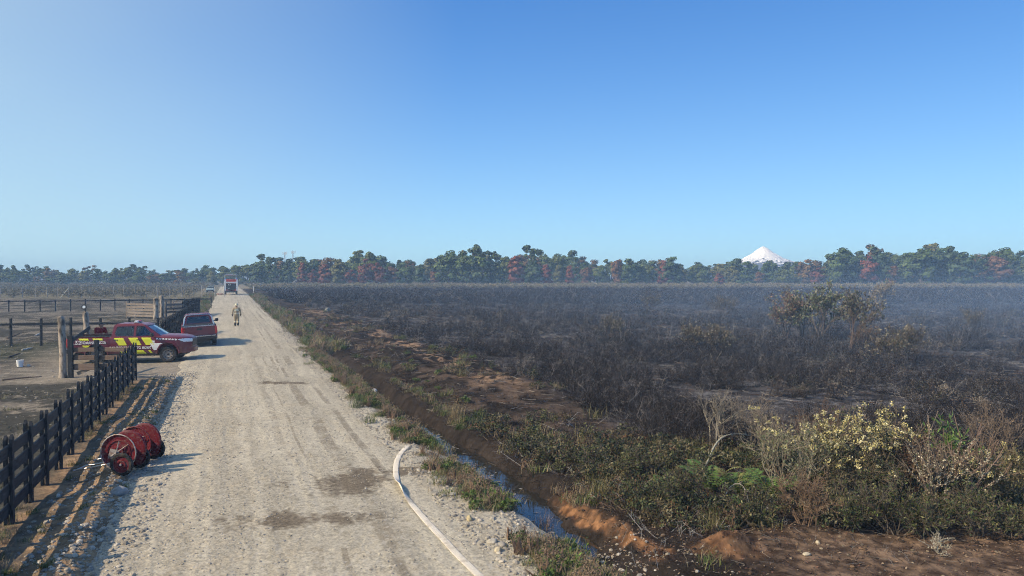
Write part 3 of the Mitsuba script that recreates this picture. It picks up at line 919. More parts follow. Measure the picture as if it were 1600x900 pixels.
def rail_fence(p0, p1, gap, zr, h, label, name='rail_fence', wire=True):
    key = numbered(name)
    p0, p1 = np.array(p0, float), np.array(p1, float)
    n = int(round(np.linalg.norm(p1 - p0) / gap)) + 1
    d = (p1 - p0) / np.linalg.norm(p1 - p0)
    pts = np.array([p0 + (p1 - p0) * k / (n - 1) for k in range(n)])
    z = land(pts[:, 0], pts[:, 1])
    for q, zz in zip(pts, z):
        tilt = fr.normal(0, 0.015, 2)
        part(key, 'post', beam((q[0], q[1], zz - 0.3), (q[0] + tilt[0] * h, q[1] + tilt[1] * h, zz + h + fr.normal(0, 0.03)), 0.11, 0.11, 0.01, up=(d[0], d[1], 0)), 'black_wood')
    nrm = np.array([d[1], -d[0]]) * 0.075
    for k in range(0, n - 1, 2):
        e = min(k + 2, n - 1)
        a = (*(pts[k] + nrm + d * 0.004), z[k] + zr)
        b = (*(pts[e] + nrm - d * 0.004), z[e] + zr)
        part(key, 'rail', beam(a, b, 0.13, 0.04), 'black_wood')
    if wire:
        segs = [((*(pts[k] + nrm), z[k] + hz), (*(pts[k + 1] + nrm), z[k + 1] + hz)) for k in range(n - 1) for hz in (0.3, 0.62, 0.95)]
        segs = np.array(segs)
        part(key, 'wire', sticks(segs[:, 0], segs[:, 1], 0.004, 0.004, (0.10, 0.10, 0.11)), 'matte')
    tag(key, label, 'fence', 'black one-railed paddock fences')


rail_fence((-38.0, 41.0), (-20.6, 43.2), 1.66, 1.27, 1.58, 'black post and rail fence across the near paddock, behind the maroon pickup')
rail_fence((-68.0, 79.0), (-37.5, 92.5), 1.52, 1.2, 1.36, 'black post and rail fence across the far paddock')

# wire fence on pale posts at the scrub edge
key = numbered('wire_fence')
wp = np.array([(-100 + 1.95 * k + fr.normal(0, 0.12), 131 + 0.06 * k + fr.normal(0, 0.2)) for k in range(26)])
wz = land(wp[:, 0], wp[:, 1])
for (x, y), z in zip(wp, wz):
    hh = 1.95 + fr.normal(0, 0.12)
    part(key, 'post', paint(tube([(x, y, z - 0.2), (x + fr.normal(0, 0.04), y, z + hh)], [0.075, 0.06], 6), np.array((0.50, 0.46, 0.40)) * fr.uniform(0.6, 1.1)), 'matte')
segs = np.array([((*wp[k], wz[k] + h), (*wp[k + 1], wz[k + 1] + h)) for k in range(25) for h in (0.4, 0.8, 1.2, 1.6)])
part(key, 'wire', sticks(segs[:, 0], segs[:, 1], 0.006, 0.006, (0.2, 0.2, 0.2)), 'matte')
x, y = wp[11]
part(key, 'brace', paint(tube([(x, y - 0.05, wz[11] + 1.6), (x - 1.3, y - 0.2, wz[11] - 0.05)], [0.06, 0.06], 6), (0.55, 0.52, 0.46)), 'matte')
tag(key, 'wire fence on thin pale posts in front of the olive scrub', 'fence')
key = numbered('leaning_pole')
obj(key, paint(tube([(-43.4, 101.5, -0.1), (-43.0, 101.8, 0.9), (-42.3, 102.2, 2.35)], [0.07, 0.065, 0.05], 6), (0, 0, 0))[:2], 'pale_bark', smooth=True)
tag(key, 'pale pole leaning beside the far end of the black picket fence', 'pole')


# log gateposts
def log_post(x, y, h, r, label, bsdf='pale_bark', jag=True):
    key = numbered('log_post')
    z = float(land(x, y))
    rr = np.random.default_rng(int(abs(x) * 100))
    n, lv = 14, np.array([-0.3, 0.0, 0.12, 0.4, 0.8, 1.2, 1.6, 1.9, 2.2]) * h / 2.2
    lv[-1] = h
    a = np.arange(n) * 2 * np.pi / n
    rings = []
    for k, zz in enumerate(lv):
        w = r * (1.22 if zz <= 0.02 else 1.08 if zz < 0.2 else 1.0 - 0.08 * zz / h) * (1 + 0.07 * rr.normal(size=n))
        top_ = (rr.uniform(-0.10, 0.04, n) if k == len(lv) - 1 and jag else 0)
        rings.append(np.stack([x + np.cos(a) * w + 0.03 * math.sin(zz * 2), y + np.sin(a) * w, z + zz + top_ + 0 * a], 1))
    v = np.vstack(rings + [[(x, y, z + h + 0.06)]])
    f = []
    for k in range(len(lv) - 1):
        for j in range(n):
            j2 = (j + 1) % n
            f += [[k * n + j, k * n + j2, (k + 1) * n + j2], [k * n + j, (k + 1) * n + j2, (k + 1) * n + j]]
    f += [[(len(lv) - 1) * n + j, (len(lv) - 1) * n + (j + 1) % n, len(v) - 1] for j in range(n)]
    obj(key, (v, np.array(f)), bsdf, smooth=40)
    tag(key, label, 'post', 'upright tree-trunk posts of the paddock gates')
    return key


log_post(-17.62, 29.05, 2.38, 0.132, 'pale tree-trunk gatepost beside the brown plank gate')
log_post(-21.35, 37.2, 2.2, 0.145, 'tree-trunk gatepost carrying a floodlight, behind the maroon pickup bed')
log_post(-32.75, 68.2, 1.95, 0.20, 'tree-trunk post at the right end of the grey board panel')
log_post(-33.75, 71.5, 2.1, 0.20, 'reddish tree-trunk post behind the grey board panel end')

key = numbered('floodlight')
x, y, z = -21.43, 37.18, 2.40
part(key, 'stem', tube([(x + 0.08, y, 2.18), (x + 0.06, y, 2.3), (x, y, 2.36)], [0.02, 0.02, 0.02], 6), 'dark_plastic')
hd = lathe([(0, -0.10), (0.09, -0.09), (0.13, 0.02), (0.13, 0.05), (0, 0.05)], 16)
hd.apply_transform(trimesh.transformations.rotation_matrix(math.radians(75), (1, 0.2, 0)))
hd.apply_translation((x, y, z + 0.06))
part(key, 'housing', hd, 'dark_plastic', smooth=40)
ln = lathe([(0, 0.055), (0.07, 0.052), (0.07, 0.04), (0, 0.04)], 16)
ln.apply_transform(trimesh.transformations.rotation_matrix(math.radians(75), (1, 0.2, 0)))
ln.apply_translation((x, y, z + 0.06))
part(key, 'lens', ln, 'lamp_glass', smooth=40)
tag(key, 'round black floodlight on top of the trunk gatepost', 'lamp')

# the brown plank gate beside the near gatepost
key = numbered('plank_gate')
g0, g1 = np.array([-17.28, 29.12]), np.array([-14.72, 28.95])
zz = float(land(-16, 29))
for zc, w in ((1.12, 0.17), (0.80, 0.19), (0.42, 0.24)):
    part(key, 'plank', beam((*g0, zz + zc + fr.normal(0, 0.01)), (*(g1 + (0.05, 0)), zz + zc + fr.normal(0, 0.02)), w, 0.035), 'brown_wood')
part(key, 'stile', beam((g0[0] - 0.02, g0[1] - 0.075, zz - 0.1), (g0[0] - 0.02, g0[1] - 0.075, zz + 1.66), 0.20, 0.10, up=(1, 0, 0)), 'black_wood', label='tall black stile next to the pale gatepost')
part(key, 'post', beam((-16.22, 28.95, zz - 0.2), (-16.22, 28.95, zz + 1.5), 0.15, 0.09, up=(1, 0, 0)), 'black_wood')
part(key, 'brace', beam((-17.1, 29.15, zz + 0.15), (-16.0, 29.12, zz + 0.62), 0.14, 0.03), 'weathered_wood', label='pale diagonal brace')
part(key, 'arm', beam((-17.30, 29.15, zz + 1.45), (-18.15, 31.9, zz + 1.78), 0.15, 0.05), 'black_wood', label='black arm sloping up behind the stile')
tag(key, 'gate of wide brown planks between the log post and the picket fence end', 'gate')

# grey board panels of the far corral
for (p, q_, boards, lab) in (((-36.9, 71.0), (-33.1, 69.2), (0.22, 0.50, 0.78, 1.06, 1.34), 'weathered grey board panel of five boards in the far paddock'),
                             ((-33.5, 71.8), (-32.6, 75.2), (0.45, 0.80, 1.15), 'short weathered board panel of three boards by the reddish log post')):
    key = numbered('board_panel')
    p, q_ = np.array(p), np.array(q_)
    zz = float(land(*p))
    for zc in boards:
        part(key, 'board', beam((*p, zz + zc + fr.normal(0, 0.012)), (*q_, zz + zc + fr.normal(0, 0.02)), 0.19, 0.03), 'weathered_wood')
    for f_ in (0.0, 0.28, 0.97):
        c = p * (1 - f_) + q_ * f_ + np.array([0.0, 0.07])
        part(key, 'post', beam((*c, zz - 0.2), (*c, zz + 1.55), 0.12, 0.10, up=(1, 0, 0)), 'weathered_wood')
    tag(key, lab, 'fence panel')

# ---------------------------------------------------------------- vehicles
def loft(stations):
    """a closed hull through sections; each section: (x, [(y, z), ...]) the right half from bottom middle to top middle"""
    rings = []
    for x, half in stations:
        half = np.asarray(half, float)
        full = np.vstack([half, half[-2:0:-1] * [-1, 1]])
        rings.append(np.column_stack([np.full(len(full), x), full]))
    n, k = len(rings[0]), len(rings)
    v = np.vstack(rings)
    f = []
    for i in range(k - 1):
        for j in range(n):
            j2 = (j + 1) % n
            f += [[i * n + j, i * n + j2, (i + 1) * n + j2], [i * n + j, (i + 1) * n + j2, (i + 1) * n + j]]
    c0, c1 = len(v), len(v) + 1
    v = np.vstack([v, rings[0].mean(0), rings[-1].mean(0)])
    for j in range(n):
        j2 = (j + 1) % n
        f += [[c0, j2, j], [c1, (k - 1) * n + j, (k - 1) * n + j2]]
    f = np.array(f)
    t = trimesh.Trimesh(v, f, process=False)
    if t.volume < 0:
        f = f[:, ::-1]
    return m3.Manifold(m3.Mesh(np.asarray(v, np.float32), np.asarray(f, np.uint32)))


def prism_y(poly, y0, y1):
    """an (x, z) outline pushed through from y0 to y1"""
    cs = m3.CrossSection([[tuple(p) for p in poly]], m3.FillRule.NonZero)
    if cs.area() < 0 or cs.is_empty():
        cs = m3.CrossSection([[tuple(p) for p in poly[::-1]]])
    return cs.extrude(y1 - y0).rotate((90, 0, 0)).translate((0, y1, 0))


def prism_x(poly, x0, x1):
    """a (y, z) outline pushed through from x0 to x1"""
    cs = m3.CrossSection([[tuple(p) for p in poly]], m3.FillRule.NonZero)
    if cs.is_empty():
        cs = m3.CrossSection([[tuple(p) for p in poly[::-1]]])
    return cs.extrude(x1 - x0).transform(np.array([[0, 0, 1, x0], [1, 0, 0, 0], [0, 1, 0, 0]], float))


def cyl_y(x, z, r, y0, y1, n=40):
    return m3.Manifold.cylinder(y1 - y0, r, r, n).rotate((-90, 0, 0)).translate((x, y0, z))


def wheel(owner, x, y, r, w, to, rim='wheel_steel', side=1):
    """a tyre with a perforated steel rim; side: which way the dish faces"""
    h = w / 2
    ty = lathe([(r * 0.62, -h), (r * 0.90, -h), (r * 0.975, -h * 0.82), (r, -h * 0.6), (r, -0.2 * h), (r * 0.985, -0.16 * h), (r * 0.985, 0.16 * h), (r, 0.2 * h), (r, h * 0.6), (r * 0.975, h * 0.82), (r * 0.90, h), (r * 0.62, h), (r * 0.62, -h)], 36)
    dish = m3.Manifold(m3.Mesh(*[np.asarray(q, d) for q, d in zip(meshkit.arrays(lathe([(0, h * 0.2), (r * 0.2, h * 0.55), (r * 0.34, h * 0.6), (r * 0.5, h * 0.28), (r * 0.60, h * 0.34), (r * 0.64, h * 0.94), (r * 0.61, h * 0.94), (r * 0.61, -h * 0.6), (0, -h * 0.6)], 36))[:2], (np.float32, np.uint32))]))
    for k in range(8):
        a = k * math.pi / 4
        dish = dish - m3.Manifold.cylinder(1, r * 0.075, r * 0.075, 10).translate((r * 0.45 * math.cos(a), r * 0.45 * math.sin(a), -0.1))
    hub = lathe([(0, h * 0.78), (r * 0.12, h * 0.74), (r * 0.14, h * 0.5), (0, h * 0.5)], 18)
    back = lathe([(0, -h * 0.3), (r * 0.6, -h * 0.3), (r * 0.6, -h * 0.35), (0, -h * 0.35)], 18)
    R = trimesh.transformations.rotation_matrix(-math.pi / 2 * side, (1, 0, 0))
    R[:3, 3] = (x, y, r)
    wk = numbered(owner + '__wheel')
    for nm, mesh, b in (('tyre', ty, 'rubber'), ('rim', dish, rim), ('hub', hub, 'dark_plastic'), ('brake_drum', back, 'dark_plastic')):
        v, f, _ = meshkit.arrays(mesh)
        part(wk, nm, trimesh.Trimesh(trimesh.transform_points(v, R), f, process=False), b, smooth=35, to_world=to)


lay_part = part


def pickup(label, to, paint_key='maroon_paint', livery=False, roll_bar=False):
    key = numbered('pickup_truck')

    def part(owner, name, mesh, bsdf, **more):
        v, f, _ = meshkit.arrays(mesh)
        v = np.array(v, float)
        v[:, 2] = np.interp(v[:, 2], [-1, 0.45, 1.15, 1.80, 2.2], [-1, 0.45, 1.262, 1.84, 2.24])
        return lay_part(owner, name, trimesh.Trimesh(v, f, process=False), bsdf, **more)

    def sec(w, wb, zb, zs, zt):
        return [(0, zb), (wb, zb), (w * 0.985, zb + 0.10), (w + 0.008, zb + 0.45 * (zs - zb)), (w, zs - 0.10), (w - 0.025, zs - 0.03), (w - 0.075, zs), (w - 0.30, zt - 0.008), (0, zt)]
    body = loft([(2.64, sec(0.44, 0.38, 0.58, 0.98, 1.01)), (2.60, sec(0.58, 0.50, 0.50, 1.01, 1.045)), (2.46, sec(0.76, 0.68, 0.45, 1.045, 1.09)), (2.20, sec(0.88, 0.80, 0.43, 1.08, 1.135)), (1.70, sec(0.925, 0.84, 0.42, 1.10, 1.165)),
                 (1.28, sec(0.925, 0.84, 0.42, 1.115, 1.185)), (1.05, sec(0.925, 0.84, 0.42, 1.12, 1.15)), (-0.82, sec(0.925, 0.84, 0.42, 1.12, 1.13)), (-0.86, sec(0.908, 0.84, 0.42, 1.115, 1.12)), (-0.90, sec(0.925, 0.84, 0.44, 1.12, 1.125)), (-2.0, sec(0.925, 0.84, 0.48, 1.13, 1.135)), (-2.60, sec(0.925, 0.84, 0.55, 1.13, 1.135)), (-2.67, sec(0.90, 0.80, 0.58, 1.11, 1.115))])
    body = body - mbox(-2.60, -0.92, -0.76, 0.76, 0.68, 1.6)
    for ax in (1.66, -1.43):
        for y0, y1 in ((0.60, 1.2), (-1.2, -0.60)):
            body = body - cyl_y(ax, 0.40, 0.475, y0, y1) - mbox(ax - 0.42, ax + 0.42, y0, y1, 0.0, 0.42)

    def cab(i):
        return hull_pts([(1.40 - i, y * (0.80 - i), 1.08 + i) for y in (1, -1)] + [(1.50 - i, 0, 1.10 + i)] + [(-0.82 + i, y * (0.865 - i), 1.08 + i) for y in (1, -1)] + [(0.2, y * (0.885 - i), 1.09 + i) for y in (1, -1)]
                        + [(0.66 - i, y * (0.69 - i), 1.70 - i) for y in (1, -1)] + [(0.74 - i, 0, 1.715 - i)] + [(-0.72 + i, y * (0.70 - i), 1.70 - i) for y in (1, -1)]
                        + [(0.42 - i, y * (0.58 - i), 1.785 - i) for y in (1, -1)] + [(-0.60 + i, y * (0.60 - i), 1.785 - i) for y in (1, -1)] + [(-0.2, 0, 1.80 - i)])
    shell = cab(0) - cab(0.045)
    wins = {'front_window': [(1.05, 1.15), (0.255, 1.15), (0.255, 1.655), (0.58, 1.655)], 'rear_window': [(0.155, 1.15), (-0.60, 1.15), (-0.66, 1.30), (-0.58, 1.64), (0.155, 1.655)]}
    holes = m3.Manifold()
    for nm, p in wins.items():
        for y0, y1 in ((0.4, 1.1), (-1.1, -0.4)):
            holes = holes + prism_y(p, y0, y1)
    ws = prism_x([(-0.72, 1.17), (0.72, 1.17), (0.60, 1.675), (-0.60, 1.675)], 0.60, 1.6)
    bw = prism_x([(-0.66, 1.19), (0.66, 1.19), (0.56, 1.62), (-0.56, 1.62)], -1.1, -0.5)
    part(key, 'cabin', shell - holes - ws - bw, paint_key, smooth=28, to_world=to)
    part(key, 'body', body, paint_key, smooth=28, to_world=to)
    pane = cab(0.016) - cab(0.022)
    for nm, p in wins.items():
        for y0, y1 in ((0.4, 1.1), (-1.1, -0.4)):
            part(key, 'window', pane ^ prism_y(p, y0, y1), 'window_glass', to_world=to)
    part(key, 'windscreen', pane ^ ws, 'window_glass', to_world=to)
    part(key, 'back_window', pane ^ bw, 'window_glass', to_world=to)
    wide = body.scale((1, 1.0075, 1))
    for x0, x1 in ((0.225, 1.06), (-0.76, 0.185)):
        for s in (1, -1):
            y0, y1 = (0.80, 1.1) if s > 0 else (-1.1, -0.80)
            door = wide ^ prism_y([(x0, 0.50), (x1, 0.50), (x1, 1.075), (x0, 1.075)] if x0 > 0 else [(x0 + 0.12, 0.50), (x1, 0.50), (x1, 1.075), (x0, 1.075), (x0, 0.86)], y0, y1)
            dk = part(key, 'door', door, paint_key, smooth=28, to_world=to)
            part(dk, 'handle', chamfer(x0 + 0.08, x0 + 0.27, s * 0.942 - 0.012, s * 0.942 + 0.012, 0.985, 1.02, 0.008), 'dark_plastic', to_world=to)
    part(key, 'bed_liner', (mbox(-2.60, -0.92, -0.755, 0.755, 0.675, 1.11) - mbox(-2.58, -0.94, -0.735, 0.735, 0.70, 1.6)), 'dark_plastic', to_world=to)
    for s in (1, -1):
        part(key, 'bed_rail', chamfer(-2.62, -0.92, s * 0.82 - 0.07, s * 0.82 + 0.07, 1.120, 1.155, 0.012), 'dark_plastic', to_world=to)
    big = body.scale((1.004, 1.012, 1.004))
    for s in (1, -1):
        y0, y1 = (0.42, 1.1) if s > 0 else (-1.1, -0.42)
        part(key, 'headlight', big ^ prism_y([(2.08, 1.0), (2.35, 0.89), (2.75, 0.88), (2.75, 0.98), (2.45, 1.03)], y0, y1), 'lamp_glass', smooth=30, to_world=to)
        part(key, 'tail_light', body.scale((1.006, 1.01, 1)) ^ mbox(-2.8, -2.52, min(y0, y1) if s < 0 else 0.80, -0.80 if s < 0 else 1.1, 0.74, 1.08), 'red_lens', smooth=30, to_world=to)
        mk = part(key, 'mirror', chamfer(0.93, 1.08, s * 1.06 - 0.10, s * 1.06 + 0.10, 1.12, 1.32, 0.04), 'dark_plastic', smooth=40, to_world=to)
        part(mk, 'arm', chamfer(0.98, 1.05, s * 0.93 - 0.06, s * 0.93 + 0.06, 1.13, 1.18, 0.01), 'dark_plastic', to_world=to)
        part(key, 'sill_step', chamfer(-0.85, 1.14, s * 0.83 - 0.06, s * 0.83 + 0.06, 0.37, 0.43, 0.015), 'dark_plastic', to_world=to)
    part(key, 'grille', big.scale((1.003, 1, 1)) ^ mbox(2.4, 2.9, -0.40, 0.40, 0.70, 0.96), 'dark_plastic', smooth=30, to_world=to)
    part(key, 'front_bumper', hull_pts([(2.72, y * 0.34, z) for y in (1, -1) for z in (0.46, 0.64)] + [(2.60, y * 0.62, z) for y in (1, -1) for z in (0.45, 0.64)] + [(2.44, y * 0.82, z) for y in (1, -1) for z in (0.44, 0.64)] + [(2.30, y * 0.925, z) for y in (1, -1) for z in (0.44, 0.62)]) - cyl_y(1.66, 0.40, 0.475, -1.2, 1.2), paint_key, smooth=30, to_world=to)
    part(key, 'rear_bumper', chamfer(-2.84, -2.66, -0.86, 0.86, 0.48, 0.62, 0.03), 'dark_plastic', to_world=to)
    part(key, 'bumper_strip', chamfer(-2.85, -2.70, -0.84, 0.84, 0.625, 0.655, 0.008), 'chrome', to_world=to)
    part(key, 'tailgate', chamfer(-2.695, -2.66, -0.77, 0.77, 0.70, 1.10, 0.012), paint_key, to_world=to)
    part(key, 'tailgate_handle', chamfer(-2.712, -2.69, -0.14, 0.14, 0.93, 1.02, 0.008), 'dark_plastic', to_world=to)
    if livery: part(key, 'number_plate', chamfer(-2.86, -2.84, -0.18, 0.18, 0.53, 0.64, 0.004), 'white_paint', to_world=to)
    part(key, 'chassis', mbox(-2.5, 2.3, -0.55, 0.55, 0.30, 0.47) + mbox(-1.55, -1.3, -0.75, 0.75, 0.32, 0.45) + mbox(1.55, 1.78, -0.75, 0.75, 0.32, 0.45), 'dark_plastic', to_world=to)
    for yy in (0.38, -0.38):
        sk = part(key, 'seat', chamfer(0.05, 0.55, yy - 0.25, yy + 0.25, 0.95, 1.14, 0.04) + chamfer(-0.02, 0.12, yy - 0.24, yy + 0.24, 1.05, 1.50, 0.05), 'dark_plastic', smooth=40, to_world=to)
        part(sk, 'headrest', chamfer(-0.02, 0.08, yy - 0.13, yy + 0.13, 1.50, 1.66, 0.04), 'dark_plastic', smooth=40, to_world=to)
    part(key, 'rear_seat', chamfer(-0.72, -0.56, -0.60, 0.60, 1.05, 1.46, 0.05), 'dark_plastic', smooth=40, to_world=to)
    wl = trimesh.creation.torus(0.19, 0.016, major_sections=20, minor_sections=6)
    wl.apply_transform(trimesh.transformations.rotation_matrix(math.radians(65), (0, 1, 0)))
    wl.apply_translation((0.72, 0.38, 1.15))
    part(key, 'steering_wheel', wl, 'dark_plastic', to_world=to)
    for ax in (1.66, -1.43):
        for s in (1, -1):
            wheel(key, ax, s * 0.775, 0.385, 0.26, to, side=s)
            arch = m3.Manifold.cylinder(0.20, 0.515, 0.515, 40) - m3.Manifold.cylinder(0.4, 0.468, 0.468, 40).translate((0, 0, -0.1))
            arch = arch.rotate((-90, 0, 0)).translate((ax, 0.745 if s > 0 else -0.945, 0.40)) - mbox(ax - 1, ax + 1, -1, 1, -0.3, 0.42)
            part(key, 'wheel_arch', arch, paint_key if not livery or ax < 0 else paint_key, smooth=35, to_world=to)
    if livery:
        deco = body.scale((1, 1.017, 1))
        for s in (1, -1):
            y0, y1 = (0.80, 1.1) if s > 0 else (-1.1, -0.80)

            def stripe(poly, b='yellow_reflector', nm='stripe'):
                part(key, nm, deco ^ prism_y(poly, y0, y1), b, to_world=to)
            for xa in (-0.68, -0.06, 0.50):
                stripe([(xa, 1.085), (xa + 0.40, 1.085), (xa + 0.58, 0.79), (xa + 0.22, 0.79)])
            for xa in (-0.42, 0.20, 0.78):
                stripe([(xa - 0.02, 0.585), (xa + 0.40, 0.585), (xa + 0.53, 0.43), (xa + 0.10, 0.43)] if xa < 0.7 else [(0.80, 0.585), (0.90, 0.585), (1.0, 0.45), (0.9, 0.45)])
            stripe([(-2.18, 1.075), (-1.78, 1.075), (-1.72, 1.0), (-2.10, 1.0)])
            stripe([(-1.60, 1.075), (-1.18, 1.075), (-1.12, 1.0), (-1.52, 1.0)])
            stripe([(-2.02, 0.80), (-1.66, 0.80), (-1.58, 0.72), (-1.94, 0.72)])
            stripe([(0.88, 0.86), (1.46, 0.86), (1.30, 0.79), (1.18, 0.58), (1.04, 0.58)], 'white_paint', 'white_band')
            for k in range(7):
                xa = 1.16 + 0.135 * k
                stripe([(xa, 1.065 - 0.008 * k), (xa + 0.08, 1.062 - 0.008 * k), (xa + 0.08, 1.008 - 0.008 * k), (xa, 1.01 - 0.008 * k)], 'white_paint', 'white_dash')
            for tx, h, x0, z0, w_ in (('132', 0.15, -2.46, 0.84, 0.0), ('COMANDANCIA', 0.10, -2.08, 0.86, 0.0), ('BOMBEROS PUERTO MONTT', 0.10, -0.86, 0.635, 0.0)):
                tm = meshkit.text_mesh(tx, h, 0.004, bold=True)
                v = np.array(tm.vertices)
                if s > 0:
                    q_ = np.stack([x0 + (v[:, 0].max() - v[:, 0]), 0.9495 + v[:, 2], z0 + v[:, 1]], 1)
                else:
                    q_ = np.stack([x0 + v[:, 0], -0.9495 - v[:, 2], z0 + v[:, 1]], 1)
                part(key, 'lettering', trimesh.Trimesh(q_, tm.faces, process=False), 'white_paint', to_world=to)
            part(key, 'door_badge', deco ^ prism_y([(0.97, 0.96), (1.10, 0.96), (1.10, 0.88), (0.97, 0.88)], y0, y1), 'white_paint', to_world=to)
        bk = part(key, 'light_bar', chamfer(0.02, 0.22, -0.34, 0.34, 1.80, 1.835, 0.012), 'bright_steel', to_world=to)
        part(bk, 'lens', chamfer(0.03, 0.21, -0.10, 0.32, 1.835, 1.90, 0.025), 'red_lens', smooth=40, to_world=to)
        part(bk, 'white_lens', chamfer(0.03, 0.21, -0.32, -0.12, 1.835, 1.90, 0.025), 'lamp_glass', smooth=40, to_world=to)
    if roll_bar:
        for xx in (-1.02, -1.62):
            top_z = 1.74 if xx > -1.4 else 1.62
            pts = [(xx - 0.10, -0.79, 1.15), (xx, -0.72, top_z - 0.16), (xx + 0.02, -0.60, top_z), (xx + 0.02, 0, top_z + 0.01), (xx + 0.02, 0.60, top_z), (xx, 0.72, top_z - 0.16), (xx - 0.10, 0.79, 1.15)]
            if xx < -1.4:
                for s in (1, -1):
                    part(key, 'roll_bar_stay', tube([(-1.0, s * 0.70, 1.60), (-1.7, s * 0.74, 1.40), (-2.35, s * 0.80, 1.15)], [0.03] * 3, 8), 'chrome', smooth=True, to_world=to)
            else:
                part(key, 'roll_bar', tube(pts, [0.035] * 7, 8), 'chrome', smooth=True, to_world=to)
        part(key, 'bed_cover', chamfer(-2.60, -0.95, -0.76, 0.76, 1.135, 1.16, 0.01), 'dark_plastic', to_world=to)
        part(key, 'tailgate_trim', chamfer(-2.70, -2.64, -0.80, 0.80, 1.10, 1.145, 0.012), 'chrome', to_world=to)
    tag(key, label, 'pickup truck')
    return key


pickup('maroon fire-service pickup with yellow slanted stripes, nosing out of the plank gate', moved((-17.93, 35.34, float(land(-17.93, 35.34)) + 0.01), math.radians(10.5)), livery=True)
pickup('plain maroon pickup seen from behind, parked beside the far picket fence', moved((-18.55, 44.0, float(top(-18.3, 43.8)) - 0.06), math.radians(90 + 24.0), roll=math.radians(-3.0)), roll_bar=True)

# fire engine far down the track, seen from behind
key = numbered('fire_engine')
ex, ey = road_xy(-0.2, 162.0)
to = moved((ex, ey, float(top(ex, ey))), math.radians(111))
part(key, 'rear_body', chamfer(-3.6, 1.2, -1.25, 1.25, 0.75, 3.05, 0.06), 'engine_red', to_world=to)
ck = part(key, 'cab', hull_pts([(1.3, y, z) for y in (1.2, -1.2) for z in (0.7, 2.9)] + [(3.5, y * 1.15, 0.7) for y in (1, -1)] + [(3.55, y * 1.12, 1.6) for y in (1, -1)] + [(3.2, y * 1.05, 2.9) for y in (1, -1)]), 'engine_red', to_world=to)
part(ck, 'windscreen', chamfer(3.36, 3.54, -1.0, 1.0, 1.75, 2.65, 0.03), 'dark_glass', to_world=to)
for s in (1, -1):
    part(ck, 'side_window', chamfer(1.6, 3.0, s * 1.205 - 0.01, s * 1.205 + 0.01, 1.7, 2.6, 0.004), 'dark_glass', to_world=to)
    part(key, 'side_shutter', chamfer(-3.3, 0.9, s * 1.26 - 0.02, s * 1.26 + 0.02, 0.95, 2.75, 0.01), 'bright_steel', to_world=to)
    part(key, 'corner_post', chamfer(-3.68, -3.58, s * 1.10 - 0.16, s * 1.10 + 0.16, 0.8, 3.0, 0.02), 'white_paint', to_world=to)
    part(key, 'beacon', chamfer(-3.45, -3.2, s * 1.05 - 0.12, s * 1.05 + 0.12, 3.05, 3.25, 0.04), 'blue_lens' if 'blue_lens' in scene else 'dark_glass', to_world=to)
    part(key, 'tail_light', chamfer(-3.66, -3.60, s * 0.80 - 0.1, s * 0.80 + 0.1, 0.85, 1.05, 0.01), 'red_lens', to_world=to)
part(key, 'pump_bay', chamfer(-3.64, -3.58, -0.95, 0.95, 0.85, 2.25, 0.01), 'dark_plastic', to_world=to, label='dark open pump bay')
for k, (yy, zz) in enumerate(((0.42, 1.95), (0.12, 1.98), (0.40, 1.25))):
    part(key, 'pump_fitting', chamfer(-3.72, -3.62, yy - 0.10, yy + 0.10, zz - 0.10, zz + 0.10, 0.03), 'bright_steel', to_world=to)
part(key, 'rear_sign', chamfer(-3.66, -3.58, -0.98, 0.98, 2.3, 2.56, 0.01), 'white_paint', to_world=to)
part(key, 'rear_bumper', chamfer(-3.9, -3.55, -1.2, 1.2, 0.45, 0.75, 0.04), 'dark_plastic', to_world=to)
part(key, 'front_bumper', chamfer(3.4, 3.75, -1.2, 1.2, 0.45, 0.8, 0.04), 'white_paint', to_world=to)
part(key, 'chassis', mbox(-3.5, 3.4, -0.6, 0.6, 0.45, 0.8), 'dark_plastic', to_world=to)
for xx in (-2.0, 2.3):
    for s in (1, -1):
        wheel(key, xx, s * 1.03, 0.5, 0.32, to, side=s)
lad = [tube([(-3.9, s * 0.55 + 0.3, 4.1), (2.2, s * 0.55 + 0.3, 4.0)], [0.08, 0.08], 6) for s in (1, -1)] + [tube([(xx, -0.25, 4.07), (xx, 0.85, 4.07)], [0.05, 0.05], 5) for xx in np.arange(-3.6, 2.2, 0.5)]
part(key, 'ladder', trimesh.util.concatenate(lad), 'bright_steel', to_world=to)
for xx in (-3.3, 1.0):
    part(key, 'ladder_gantry', trimesh.util.concatenate([tube([(xx, -0.95, 3.0), (xx, -0.95, 3.96), (xx, 1.15, 3.96), (xx, 1.15, 3.0)], [0.07] * 4, 6)]), 'bright_steel', to_world=to)
tag(key, 'red fire engine with a roof ladder, seen from behind at the end of the track', 'fire engine')

# small car parked beyond it on the verge
key = numbered('car')
cx, cy = road_xy(-4.6, 190.0)
to = moved((cx, cy, float(land(cx, cy))), math.radians(-72))


def csec(w, zb, zs, zt):
    return [(0, zb), (w - 0.08, zb), (w, zb + 0.15), (w, zs - 0.12), (w - 0.05, zs), (w - 0.2, zt), (0, zt)]


